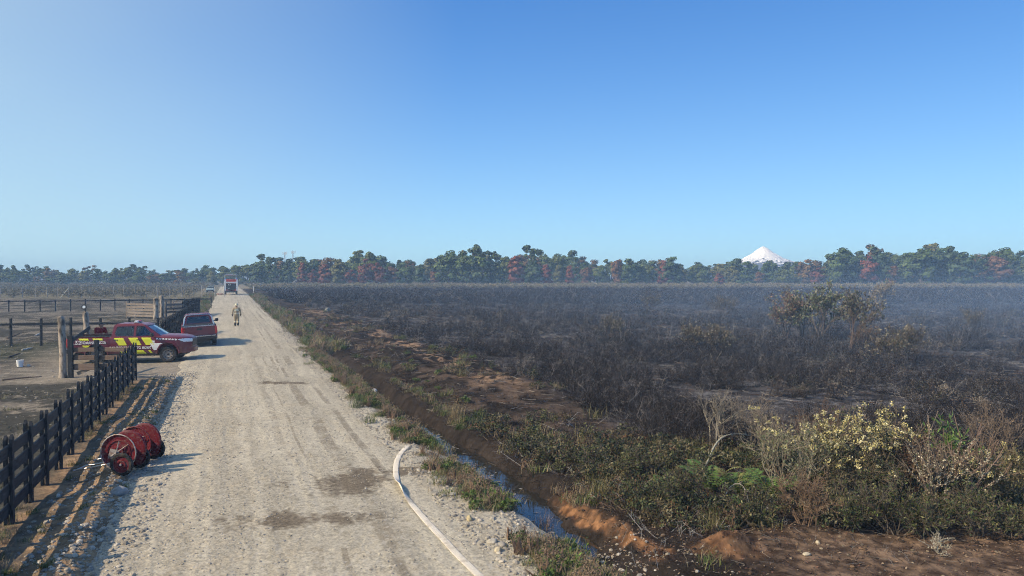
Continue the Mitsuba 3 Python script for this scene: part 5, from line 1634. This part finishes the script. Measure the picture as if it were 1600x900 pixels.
pl = []
x, y = hr_.uniform(-4, 13.5, 6200), hr_.uniform(9.8, 21.5, 6200)
k = heath_mask(x, y) & (npfbm(x, y, 0.9, 75) > -0.10) & (((x - 4.55) / 1.6) ** 2 + ((y - 13.6) / 1.0) ** 2 > 1)
pl += plant_out(np.stack([x, y], 1)[k], len(V), 0.45, 1.15, hr_)
x, y = sample(3600, 15, 80, hr_, 1.7)
s, t = road_st(x, y)
k = (s > 5.0 + 0.8 * npfbm(x, y, 0.5, 76)) & (s < 10.2) & ~field_mask(x, y) & (npfbm(x, y, 0.28, 77) + 0.4 * npfbm(x, y, 1.1, 78) > -0.10 + 0.13 * sst(26, 40, y))
pl += plant_out(np.stack([x, y], 1)[k], len(V), 0.45, 1.25, hr_)
scatter('heath', [v + ('foliage',) for v in V], pl)
tag('heath', 'low olive and brown heath growth between the ditch and the burnt scrub', 'heath', kind='stuff')

# grass and weeds along the ditch, the verges and the paddock
GR = [(0.065, 0.115, 0.025), (0.10, 0.135, 0.040), (0.15, 0.15, 0.055)]
DR = [(0.25, 0.20, 0.12), (0.20, 0.14, 0.10), (0.30, 0.25, 0.16)]
V = [grass_tuft(140, 70, 0.30, GR, 0.10, 0.7, 0.006), grass_tuft(141, 60, 0.24, GR + DR[:1], 0.12, 1.0, 0.006), grass_tuft(142, 56, 0.36, DR, 0.09, 0.6, 0.004), grass_tuft(143, 56, 0.30, DR + GR[:1], 0.12, 0.9, 0.005),
     leafy_bush(144, 150, [GR[0], GR[1]], 0.22, 0.22, 0.050, 8), leafy_bush(145, 190, [(0.17, 0.115, 0.08), (0.22, 0.165, 0.115)], 0.32, 0.24, 0.022, 26, stemcol=(0.22, 0.15, 0.105)), grass_tuft(146, 44, 0.14, [(0.10, 0.105, 0.055), (0.15, 0.135, 0.08)], 0.14, 1.2, 0.006)]
pl = []
t = 8.6 + 34 * hr_.random(2600) ** 1.5
s = 3.30 + 0.26 * hr_.normal(size=2600)
x, y = road_xy(s, t)
k = (npfbm(x, y, 0.5, 81) > -0.16) & (s < 3.82)
pts = np.stack([x, y], 1)[k]
pl += plant_out(pts[::3], 2, 0.4, 1.1, hr_, 0) + plant_out(pts[1::3], 2, 0.6, 1.3, hr_, 4) + plant_out(pts[2::3], 2, 0.4, 1.0, hr_, 2)
t = 9 + 30 * hr_.random(260) ** 1.3
x, y = road_xy(4.75 + 0.3 * np.abs(hr_.normal(size=260)), t)
k = npfbm(x, y, 0.6, 82) > 0.02
pl += plant_out(np.stack([x, y], 1)[k], 4, 0.4, 0.9, hr_, 0)
t = 8.4 + 24 * hr_.random(420)
x, y = road_xy(-4.42 + 0.22 * hr_.normal(size=420), t)
k = npfbm(x, y, 0.5, 83) > -0.03
pl += plant_out(np.stack([x, y], 1)[k], 4, 0.3, 0.7, hr_, 0)
t = 8.4 + 24 * hr_.random(160)
x, y = road_xy(hr_.uniform(-4.1, -2.9, 160), t)
k = npfbm(x, y, 0.7, 84) > 0.06
pl += plant_out(np.stack([x, y], 1)[k], 2, 0.3, 0.6, hr_, 0)
# the far verges
t = 42 + 120 * hr_.random(900) ** 1.4
sd2 = np.where(hr_.random(900) < 0.6, 1, -1)
x, y = road_xy(sd2 * (3.4 + 1.6 * hr_.random(900) ** 1.5), t)
k = (sd2 > 0) | ((t > 58) & (road_st(x, y)[0] > -4.2)) | (t > 87)
pl += plant_out(np.stack([x, y], 1)[k], 6, 1.0, 2.6, hr_, 0)
# bank before the burnt scrub
x, y = sample(2200, 15, 100, hr_, 1.6)
s, t = road_st(x, y)
k = (s > 4.9) & (s < 9.8) & (npfbm(x, y, 0.35, 85) > -0.06)
pl += plant_out(np.stack([x, y], 1)[k], 6, 0.5, 1.4, hr_, 0)
# paddock
x, y = sample(3800, 12, 75, hr_, 1.35)
s, t = road_st(x, y)
k = (s < -4.9) & (npfbm(x, y, 0.18, 86) + 0.3 * npfbm(x, y, 0.9, 87) < -0.02) & ~((s > -11) & (t > 31) & (t < 50))
pl += plant_out(np.stack([x, y], 1)[k], 1, 0.6, 1.5, hr_, 6)
scatter('grass', [v + ('foliage',) for v in V], pl)
tag('grass', 'green and dry grass and weeds along the ditch, verges and paddock', 'grass', kind='stuff')


# ---------------------------------------------------------------- single plants one can point to
def branching(r, stems, h, spread, depth=3, kids=3, wig=0.35, start=0.45, r0=0.016):
    """segments (p0, p1, r0, r1, level) of a shrub and its twig tips"""
    P0, P1, R0, R1, LV, tips = [], [], [], [], [], []

    def grow(p, d, L, rad, lv):
        n = 3
        for k in range(n):
            d2 = unit(d + r.normal(0, wig * 0.35, 3) + [0, 0, 0.06])
            q_ = p + d2 * L / n
            P0.append(p); P1.append(q_); R0.append(rad * (1 - 0.25 * k / n)); R1.append(rad * (1 - 0.25 * (k + 1) / n)); LV.append(lv)
            p, d = q_, d2
            if lv < depth and k >= (1 if lv == 0 else 0):
                for _ in range(kids if k == n - 1 else max(1, kids - 2)):
                    side = unit(d + r.normal(0, 0.55, 3) + [0, 0, 0.15])
                    grow(p, side, L * r.uniform(0.42, 0.68), rad * 0.58, lv + 1)
        tips.append(p)
    for _ in range(stems):
        a = r.uniform(0, 6.28)
        lean = spread * r.random() ** 0.6
        grow(np.array([r.normal(0, 0.06), r.normal(0, 0.06), -0.05]), unit([math.cos(a) * lean, math.sin(a) * lean, 1.0]), h * start * r.uniform(0.8, 1.15), r0 * r.uniform(0.7, 1.2), 0)
    return np.array(P0), np.array(P1), np.array(R0), np.array(R1), np.array(LV), np.array(tips)


def place_shrub(u, v, z=0.0):
    x, y = spot(u, v, z)
    return x, y, float(top(x, y))


def shrub(name, cat, label, u, v, h, spread, bark_col, leaf_cols=(), n_leaf=0, leaf=0.035, flower=None, n_flower=0, flower_size=0.03, stems=6, depth=3, kids=3, crust=0, seed=0, r0=0.014, group=None, low=0.0, narrow=0.42, at=None, wig=0.35):
    r = np.random.default_rng(500 + seed)
    x, y = at if at is not None else spot(u, v)
    key = numbered(name)
    to = moved((x, y, float(top(x, y)) - 0.03), r.uniform(0, 6.28))
    p0, p1, a, b, lv, tips = branching(r, stems, h, spread, depth, kids, start=0.42, r0=r0, wig=wig)
    sc = h / max(np.percentile(tips[:, 2], 97), 0.05)
    p0, p1, tips = p0 * sc, p1 * sc, tips * sc
    col = np.asarray(bark_col) * r.uniform(0.7, 1.25, (len(p0), 1))
    out = [sticks(p0, p1, np.maximum(a, 0.0022), np.maximum(b, 0.0018), np.clip(col, 0, 1), 4)]
    part(key, 'branches', join(*out), 'matte', to_world=to)
    if crust:
        k = np.nonzero(lv <= 1)[0]
        k = k[r.integers(0, len(k), crust)]
        f = r.random((crust, 1))
        c = p0[k] * (1 - f) + p1[k] * f + r.normal(0, 0.012, (crust, 3))
        d = r.normal(size=(crust, 3))
        tone = np.array([(0.50, 0.47, 0.36), (0.40, 0.40, 0.31), (0.58, 0.53, 0.40)])[r.integers(0, 3, crust)]
        part(key, 'lichen', leaves(c, d, r.normal(size=(crust, 3)), r.uniform(0.015, 0.045, crust), r.uniform(0.012, 0.030, crust), tone), 'foliage', to_world=to)
    if n_leaf:
        k = np.nonzero((lv >= 1) & (p1[:, 2] > low * h))[0]
        k = k[r.integers(0, len(k), n_leaf)]
        f = r.random((n_leaf, 1))
        d = unit(unit(p1[k] - p0[k]) + 0.9 * r.normal(size=(n_leaf, 3)))
        L = leaf * r.uniform(0.6, 1.4, n_leaf)
        c = p0[k] * (1 - f) + p1[k] * f + d * (L * 0.6)[:, None]
        cl = np.asarray(leaf_cols)[r.integers(0, len(leaf_cols), n_leaf)] * r.uniform(0.65, 1.35, (n_leaf, 1))
        part(key, 'foliage', leaves(c, d, np.cross(d, r.normal(size=(n_leaf, 3))), L, L * narrow, np.clip(cl, 0, 1), 0.15), 'foliage', to_world=to)
    if n_flower:
        t_ = tips[tips[:, 2] > np.percentile(tips[:, 2], 45)]
        c0 = t_[r.integers(0, len(t_), max(1, n_flower // 7))]
        c = np.repeat(c0, 18, 0)
        c = c + r.normal(0, flower_size * 0.75, c.shape)
        d = unit(r.normal(size=c.shape) + [0, 0, 0.5])
        cl = np.asarray(flower)[r.integers(0, len(flower), len(c))] * r.uniform(0.75, 1.2, (len(c), 1))
        part(key, 'flowers', leaves(c, d, np.cross(d, r.normal(size=c.shape)), flower_size * r.uniform(0.7, 1.3, len(c)), flower_size * 0.8, np.clip(cl, 0, 1)), 'foliage', to_world=to)
    tag(key, label, cat, group)
    for k in (key + '__flowers', key + '__foliage', key + '__lichen'):
        if k in scene: labels[k] = {'label': 'many small ' + k.split('__')[1] + ' of this shrub', 'kind': 'stuff'}
    return key


YEL = [(0.56, 0.50, 0.20), (0.62, 0.56, 0.32), (0.48, 0.42, 0.16), (0.64, 0.60, 0.42)]
SAGE = [(0.16, 0.18, 0.10), (0.22, 0.235, 0.14), (0.11, 0.13, 0.07)]
DKG = [(0.032, 0.046, 0.022), (0.052, 0.070, 0.027), (0.070, 0.066, 0.034)]
GREY = (0.21, 0.19, 0.165)
shrub('flowering_shrub', 'shrub', 'tallest yellow-flowered shrub, its left plume rising before the burnt scrub', 1312, 790, 1.62, 0.38, (0.22, 0.18, 0.13), DKG + SAGE[:1], 2000, 0.048, YEL, 1000, 0.030, stems=8, seed=1)
shrub('flowering_shrub', 'shrub', 'yellow-flowered shrub with a round flower head, right of the tallest one', 1392, 788, 1.55, 0.35, (0.22, 0.18, 0.13), DKG, 1700, 0.048, YEL, 900, 0.030, stems=7, seed=2)
shrub('flowering_shrub', 'shrub', 'low yellow-flowered shrub between the two tall flowering ones', 1352, 800, 1.2, 0.5, (0.20, 0.16, 0.12), DKG, 1700, 0.048, YEL, 380, 0.028, stems=7, seed=3)
shrub('flowering_shrub', 'shrub', 'small yellow-topped shrub right of the bright green sprouting plant', 1545, 815, 1.02, 0.4, (0.22, 0.18, 0.13), DKG, 1300, 0.048, YEL, 360, 0.028, stems=6, seed=4)
shrub('flowering_shrub', 'shrub', 'pale sage-leaved shrub with few yellow flowers, left of the tallest', 1240, 790, 1.35, 0.42, (0.30, 0.26, 0.20), SAGE + DKG[1:2], 1700, 0.046, YEL, 130, 0.028, stems=8, seed=5)
shrub('flowering_shrub', 'shrub', 'thin shrub with a small yellow cluster behind the ferns', 1205, 745, 1.25, 0.45, (0.26, 0.22, 0.17), SAGE[:1] + DKG, 420, 0.04, YEL, 150, 0.028, stems=6, seed=6)
shrub('flowering_shrub', 'shrub', 'golden-green bush at the right end of the foreground shrubs', 1592, 812, 1.1, 0.45, (0.22, 0.18, 0.12), [(0.22, 0.19, 0.075), (0.17, 0.16, 0.06), (0.10, 0.115, 0.045)], 1200, 0.04, YEL, 110, 0.026, stems=8, seed=7)
shrub('lichen_shrub', 'shrub', 'leaning shrub with pale lichen-crusted stems, left of the pair', 1468, 812, 1.45, 0.36, (0.20, 0.16, 0.13), DKG, 260, 0.03, crust=1700, stems=7, seed=8, r0=0.020, depth=2, wig=0.16)
shrub('lichen_shrub', 'shrub', 'upright shrub with lichen-crusted stems, right of the pair', 1510, 812, 1.50, 0.28, (0.21, 0.15, 0.12), DKG + [(0.17, 0.12, 0.08)], 420, 0.03, crust=1500, stems=6, seed=9, r0=0.019, depth=2, wig=0.14)
shrub('bare_shrub', 'shrub', 'bare grey shrub with forked pale stems against the burnt scrub', 1125, 716, 1.45, 0.22, GREY, crust=260, stems=4, seed=17, r0=0.020, depth=3)
shrub('bare_shrub', 'shrub', 'leafless grey-brown shrub of fine twigs right of the pale forked one', 1180, 715, 1.3, 0.6, (0.26, 0.22, 0.18), stems=8, seed=11, r0=0.013)
shrub('bare_shrub', 'shrub', 'russet twiggy shrub behind the flowering shrubs', 1285, 730, 1.25, 0.55, (0.16, 0.115, 0.09), [(0.12, 0.08, 0.055)], 300, 0.03, stems=9, seed=12, r0=0.011)
shrub('bare_shrub', 'shrub', 'reddish twiggy shrub between the flowering and the lichen-crusted shrubs', 1428, 790, 1.3, 0.5, (0.17, 0.11, 0.085), DKG, 500, 0.03, stems=9, seed=13, r0=0.011)
shrub('bare_shrub', 'shrub', 'thin brown dead shrub behind the small yellow-topped one', 1560, 735, 1.3, 0.55, (0.20, 0.16, 0.13), [(0.24, 0.17, 0.11)], 220, 0.035, stems=9, seed=14, r0=0.012)
for i, (u, v, h, lab) in enumerate(((1060, 800, 0.7, 'dark olive bush left of the ferns, above the orange clod'), (1180, 822, 0.75, 'dark green bush below the ferns'), (1262, 826, 0.75, 'dry brownish bush at the left edge of the bare earth'), (1325, 832, 0.8, 'dark bush in front of the tallest flowering shrub'),
                                    (1395, 838, 0.85, 'dark green bush in front of the round-headed flowering shrub'), (1452, 842, 0.8, 'dark green bush in front of the lichen-crusted shrubs'), (1528, 842, 0.75, 'low dark bush at the foot of the small yellow-topped shrub'), (1590, 848, 0.7, 'low olive bush in front of the golden-green one'),
                                    (990, 752, 0.6, 'olive bush nearest the ditch, left of the other bushes'), (1010, 800, 0.5, 'small green bush above the end of the ditch'), (915, 735, 0.55, 'grass-green bush on the dark bank above the orange earth'), (820, 705, 0.5, 'round low bush on the bank across the ditch'))):
    dry = i in (2,)
    shrub('leafy_bush', 'bush', lab, u, v, h * (1.1 if dry else (1.15, 0.8, 1.0, 0.7)[i % 4]), (0.9, 1.3, 0.7)[i % 3], (0.20, 0.14, 0.10) if dry else (0.13, 0.11, 0.09), [(0.16, 0.10, 0.065), (0.10, 0.085, 0.045), (0.19, 0.16, 0.11)] if dry else [DKG[i % 3], DKG[(i + 1) % 3], DKG[0], (0.16, 0.155, 0.075), (0.075, 0.10, 0.03)], 500 if dry else 1050, 0.040 if dry else 0.056, stems=13 if dry else 9, seed=20 + i, r0=0.010)
shrub('broad_leaved_plant', 'plant', 'bright green broad-leaved plant standing out behind the lichen-crusted shrubs', 1492, 780, 1.5, 0.12, (0.14, 0.15, 0.07), [(0.075, 0.16, 0.038), (0.12, 0.20, 0.055)], 150, 0.11, stems=2, depth=2, seed=40, r0=0.012, low=0.6, narrow=0.34)
shrub('broad_leaved_plant', 'plant', 'lower bright green plant right of the taller one', 1512, 790, 1.25, 0.2, (0.14, 0.15, 0.07), [(0.09, 0.17, 0.042), (0.14, 0.22, 0.06)], 170, 0.085, stems=3, depth=2, seed=41, r0=0.010, low=0.5, narrow=0.45)
for i, (u, v, h, lab) in enumerate(((905, 838, 0.36, 'bright green weed at the water edge, nearest the camera'), (868, 826, 0.34, 'leafy green weed leaning over the ditch water'), (893, 880, 0.3, 'green weed between stones below the water end'), (766, 788, 0.3, 'thin green weed in the ditch by the pale flat stone'))):
    shrub('weed', 'weed', lab, u, v, h, 0.35, (0.12, 0.15, 0.05), [(0.11, 0.21, 0.04), (0.17, 0.25, 0.06)], 70, 0.075, stems=5, depth=1, seed=45 + i, r0=0.006, narrow=0.3)
# half-burnt small trees standing in the burnt field
shrub('scorched_tree', 'small tree', 'green and grey small tree in the burnt field, tallest of the scorched clump', 1282, 532, 3.35, 0.6, (0.16, 0.13, 0.11), [(0.10, 0.14, 0.08), (0.18, 0.20, 0.13), (0.07, 0.09, 0.055), (0.30, 0.29, 0.21)], 1900, 0.19, stems=6, seed=50, r0=0.045, low=0.30)
shrub('scorched_tree', 'small tree', 'red-brown scorched small tree at the left end of the clump', 1228, 530, 2.9, 0.5, (0.14, 0.11, 0.10), [(0.24, 0.135, 0.10), (0.22, 0.18, 0.13), (0.13, 0.15, 0.10)], 1150, 0.17, stems=5, seed=51, r0=0.04, low=0.28)
shrub('scorched_tree', 'small tree', 'sparse dark-leaved small tree in the middle of the clump', 1256, 528, 3.1, 0.55, (0.13, 0.11, 0.10), [(0.10, 0.135, 0.08), (0.18, 0.185, 0.12), (0.30, 0.27, 0.19), (0.07, 0.085, 0.055)], 1150, 0.17, stems=5, seed=52, r0=0.04, low=0.30)
shrub('scorched_tree', 'small tree', 'narrow upright scorched tree right of the clump', 1330, 548, 3.1, 0.16, (0.13, 0.10, 0.09), [(0.085, 0.095, 0.065), (0.16, 0.145, 0.11), (0.065, 0.08, 0.055), (0.26, 0.24, 0.19)], 1500, 0.15, stems=5, seed=53, r0=0.035, low=0.1)
shrub('scorched_tree', 'small tree', 'rusty low shrub at the foot of the narrow scorched tree', 1352, 552, 1.35, 0.9, (0.13, 0.10, 0.09), [(0.17, 0.115, 0.085), (0.11, 0.11, 0.08)], 500, 0.09, stems=8, seed=54, r0=0.025, low=0.1)
shrub('scorched_tree', 'small tree', 'pale-leaved slender tree standing alone farther into the burnt field', 1376, 492, 3.6, 0.25, (0.22, 0.19, 0.17), [(0.26, 0.21, 0.15), (0.33, 0.28, 0.20), (0.17, 0.15, 0.10)], 700, 0.22, stems=4, seed=55, r0=0.035, low=0.30)
for i, (u, v, h, lab) in enumerate(((1395, 575, 1.5, 'tan half-burnt bush below the slender pale tree'), (1012, 490, 2.4, 'tan and black bush left in the middle of the burnt field'), (1130, 500, 2.2, 'pale-topped burnt bush with a bright tip, left of the scorched clump'), (1125, 555, 1.7, 'dark charred bush in the mid burnt field'),
                                    (1085, 548, 1.6, 'greenish-black bush left of the dark charred one'), (955, 530, 1.5, 'rust-tinged burnt bush left of mid field'), (1410, 560, 1.6, 'dark bush with pale leaf tufts at the right of the field'), (1525, 520, 1.7, 'pale grey bush at the far right of the burnt field'))):
    shrub('scorched_bush', 'bush', lab, u, v, h, 0.7, (0.09, 0.075, 0.065), [(0.15, 0.125, 0.09), (0.07, 0.075, 0.05), (0.25, 0.22, 0.17)], 800, 0.11, stems=10, seed=60 + i, r0=0.018, low=0.2)


def fern(u, v, size, label, seed):
    r = np.random.default_rng(700 + seed)
    x, y = spot(u, v)
    key = numbered('fern')
    to = moved((x, y, float(top(x, y)) - 0.02), r.uniform(0, 6.28))
    n = 13
    for k in range(n):
        a = 6.283 * k / n + r.normal(0, 0.2)
        L = size * r.uniform(0.75, 1.1)
        q_ = np.linspace(0, 1, 20)
        rise_ = r.uniform(0.75, 1.2)
        rad_ = L * (0.75 * q_)
        zz = L * rise_ * (1.25 * q_ - 0.75 * q_ ** 2.2)
        ax = np.array([math.cos(a), math.sin(a), 0])
        side = np.array([-math.sin(a), math.cos(a), 0])
        pts = rad_[:, None] * ax + zz[:, None] * [0, 0, 1]
        tg_ = unit(np.gradient(pts, axis=0))
        lw = L * 0.20 * np.sin(np.clip(q_ * 1.08 + 0.06, 0, 1) * np.pi) ** 0.7
        cc, dd, ss, ll = [], [], [], []
        for s in (1, -1):
            d = unit(side * s + tg_ * 0.35 + [0, 0, -0.12])
            cc.append(pts[2:] + d[2:] * lw[2:, None] * 0.5); dd.append(d[2:]); ss.append(tg_[2:]); ll.append(lw[2:])
        ll = np.concatenate(ll)
        tint = np.array((0.085, 0.155, 0.035)) if r.random() < 0.75 else np.array((0.19, 0.20, 0.06))
        lv_ = leaves(np.vstack(cc), np.vstack(dd), np.vstack(ss), ll, L * 0.042, np.tile(tint, (len(ll), 1)) * r.uniform(0.75, 1.25, (len(ll), 1)))
        part(key, 'frond', join(lv_, sticks(pts[:-1], pts[1:], 0.004, 0.003, (0.14, 0.12, 0.05))), 'foliage', to_world=to)
    tag(key, label, 'fern')


fern(1112, 770, 0.85, 'large green fern at the left of the fern group', 1)
fern(1158, 776, 0.80, 'yellow-green fern in the middle of the fern group', 2)
fern(1212, 786, 0.80, 'green fern at the right of the group, under the sage shrub', 3)
fern(1172, 806, 0.5, 'small fern below the others, beside a tan clod', 4)
fern(1042, 775, 0.55, 'small fern standing apart at the left among heath', 5)

# dry tussocks and rushes near the ditch
for i, (u, v, h, n, tints, lab) in enumerate(((712, 655, 0.75, 260, [(0.24, 0.19, 0.11), (0.30, 0.24, 0.15), (0.15, 0.13, 0.07)], 'large straw-coloured grass tussock on the bank beyond the ditch'), (556, 640, 0.62, 110, [(0.06, 0.085, 0.04), (0.09, 0.11, 0.05)], 'dark green rush clump on the track edge'),
                                             (745, 668, 0.45, 90, [(0.055, 0.09, 0.045), (0.10, 0.12, 0.05)], 'green rush clump right of the straw tussock'), (570, 602, 0.5, 110, [(0.06, 0.085, 0.04), (0.10, 0.11, 0.05)], 'rush clump beside the white rock'),
                                             (545, 590, 0.5, 90, [(0.07, 0.09, 0.045), (0.14, 0.13, 0.07)], 'rush clump left of the white rock'), (850, 790, 0.5, 150, [(0.24, 0.17, 0.12), (0.19, 0.13, 0.09)], 'reddish dry grass clump leaning over the ditch water'),
                                             (808, 745, 0.5, 110, [(0.26, 0.21, 0.14), (0.20, 0.15, 0.10)], 'pale dry grass clump on the near ditch bank'), (935, 775, 0.45, 150, [(0.22, 0.19, 0.09), (0.14, 0.14, 0.06)], 'yellowish grass tussock on the bank above the orange earth'),
                                             (575, 665, 0.4, 80, [(0.07, 0.10, 0.04), (0.11, 0.12, 0.05)], 'short rush clump nearest the track edge'))):
    x, y = spot(u, v)
    key = numbered('grass_tussock')
    v_, f_, c_ = grass_tuft(800 + i, n, h, tints, 0.10, 0.75, 0.004)
    obj(key, (v_, f_), 'foliage', color=c_, to_world=moved((x, y, float(top(x, y)) - 0.02)))
    tag(key, lab, 'tussock')

# fallen branches worth pointing at
for i, (pts, rr, tone, lab) in enumerate((([(1096, 745, 0.1), (1110, 735, 0.25), (1125, 724, 0.45), (1150, 718, 0.5), (1172, 715, 0.42)], 0.022, (0.46, 0.44, 0.35), 'pale mossy branch arching above the ferns'),
                                          ([(1325, 785, 0.1), (1338, 790, 0.18), (1352, 797, 0.1)], 0.024, (0.50, 0.47, 0.40), 'short lichen-covered branch among the dark bushes'),
                                          ([(1130, 800, 0.05), (1142, 788, 0.28), (1160, 790, 0.35), (1172, 800, 0.1)], 0.012, (0.40, 0.37, 0.33), 'thin grey hooked branch below the ferns'),
                                          ([(1098, 552, 0.1), (1108, 562, 0.1), (1118, 570, 0.05)], 0.05, (0.34, 0.31, 0.28), 'pale fallen branch in the ash of the mid field'),
                                          ([(968, 628, 0.1), (985, 636, 0.3), (1003, 622, 0.4)], 0.018, (0.30, 0.27, 0.24), 'grey fallen branch in the dark scrub left of the bare shrub'))):
    w = np.array([[*spot(u, v), z] for u, v, z in pts])
    w[:, 2] += top(w[:, 0], w[:, 1])
    q_ = np.linspace(0, len(w) - 1, 14)
    cs_ = np.stack([CubicSpline(np.arange(len(w)), w[:, j])(q_) for j in range(3)], 1)
    key = numbered('fallen_branch')
    mm = [paint(tube(cs_, np.linspace(rr, rr * 0.45, 14), 6), tone)]
    rb = np.random.default_rng(900 + i)
    k = rb.integers(3, 13, 9)
    mm.append(sticks(cs_[k], cs_[k] + unit(rb.normal(size=(9, 3)) + [0, 0, 0.5]) * rr * rb.uniform(5, 13, (9, 1)), rr * 0.35, rr * 0.12, tone))
    mv, mf, mc = join(*mm)
    obj(key, (mv, mf), 'matte', color=mc)
    tag(key, lab, 'branch')

shrub('fallen_branch', 'branch', 'bleached lichen-covered dead branch on the edge of the bare earth', 1466, 868, 0.28, 2.2, (0.36, 0.33, 0.27), crust=160, stems=5, depth=2, seed=80, r0=0.012)

# brown twigs and leaf litter at the edge of the bare earth
n = 7000
x, y = hr_.uniform(1.5, 9.5, n), hr_.uniform(9.2, 12.9, n)
k = hr_.random(n) < np.clip(0.25 + 0.35 * (y - 10.3) + 1.6 * npfbm(x, y, 0.9, 88), 0.04, 1)
x, y = x[k], y[k]
n = len(x)
d = hr_.normal(size=(n, 3)) * [1, 1, 0.25]
L = hr_.uniform(0.015, 0.055, n)
tone = np.array([(0.16, 0.085, 0.06), (0.24, 0.155, 0.10), (0.085, 0.055, 0.042), (0.30, 0.23, 0.16), (0.05, 0.04, 0.034)])[hr_.integers(0, 5, n)]
v, f, c = leaves(np.stack([x, y, top(x, y) + 0.012], 1), d, np.cross(d, hr_.normal(size=(n, 3)) * [0.3, 0.3, 1]), L, L * 0.5, tone, 0.2)
obj('leaf_litter', (v, f), 'foliage', color=c)
tag('leaf_litter', 'brown leaf litter scattered over the bare earth', 'litter', kind='stuff')
for k in range(2):
    v, f, c = burnt_bush(150 + k, 16, 40, 0.5, 0.005, 2.0, 0.2)
    V_ = (v, f, np.clip(c * np.array([2.4, 1.7, 1.35]), 0, 0.35), 'matte')
    scene[f'dead_twigs_source_{k}'] = {'type': 'shapegroup', 'source': mikit.ply((V_[0], V_[1]), 'matte', color=V_[2])}
x, y = hr_.uniform(2.0, 9.5, 170), hr_.uniform(10.2, 12.4, 170)
k = (npfbm(x, y, 0.8, 89) > -0.05) & (hr_.random(170) < (y - 9.6) / 2.2)
for q_, (kk_, m_) in enumerate(plant_out(np.stack([x, y], 1)[k], 2, 0.3, 0.8, hr_)):
    scene[f'dead_twigs__{q_ + 1:04d}'] = {'type': 'instance', 'group': {'type': 'ref', 'id': f'dead_twigs_source_{kk_}'}, 'to_world': m_}
tag('dead_twigs', 'dead brown twigs sprawling at the edge of the bare earth', 'twigs', kind='stuff')
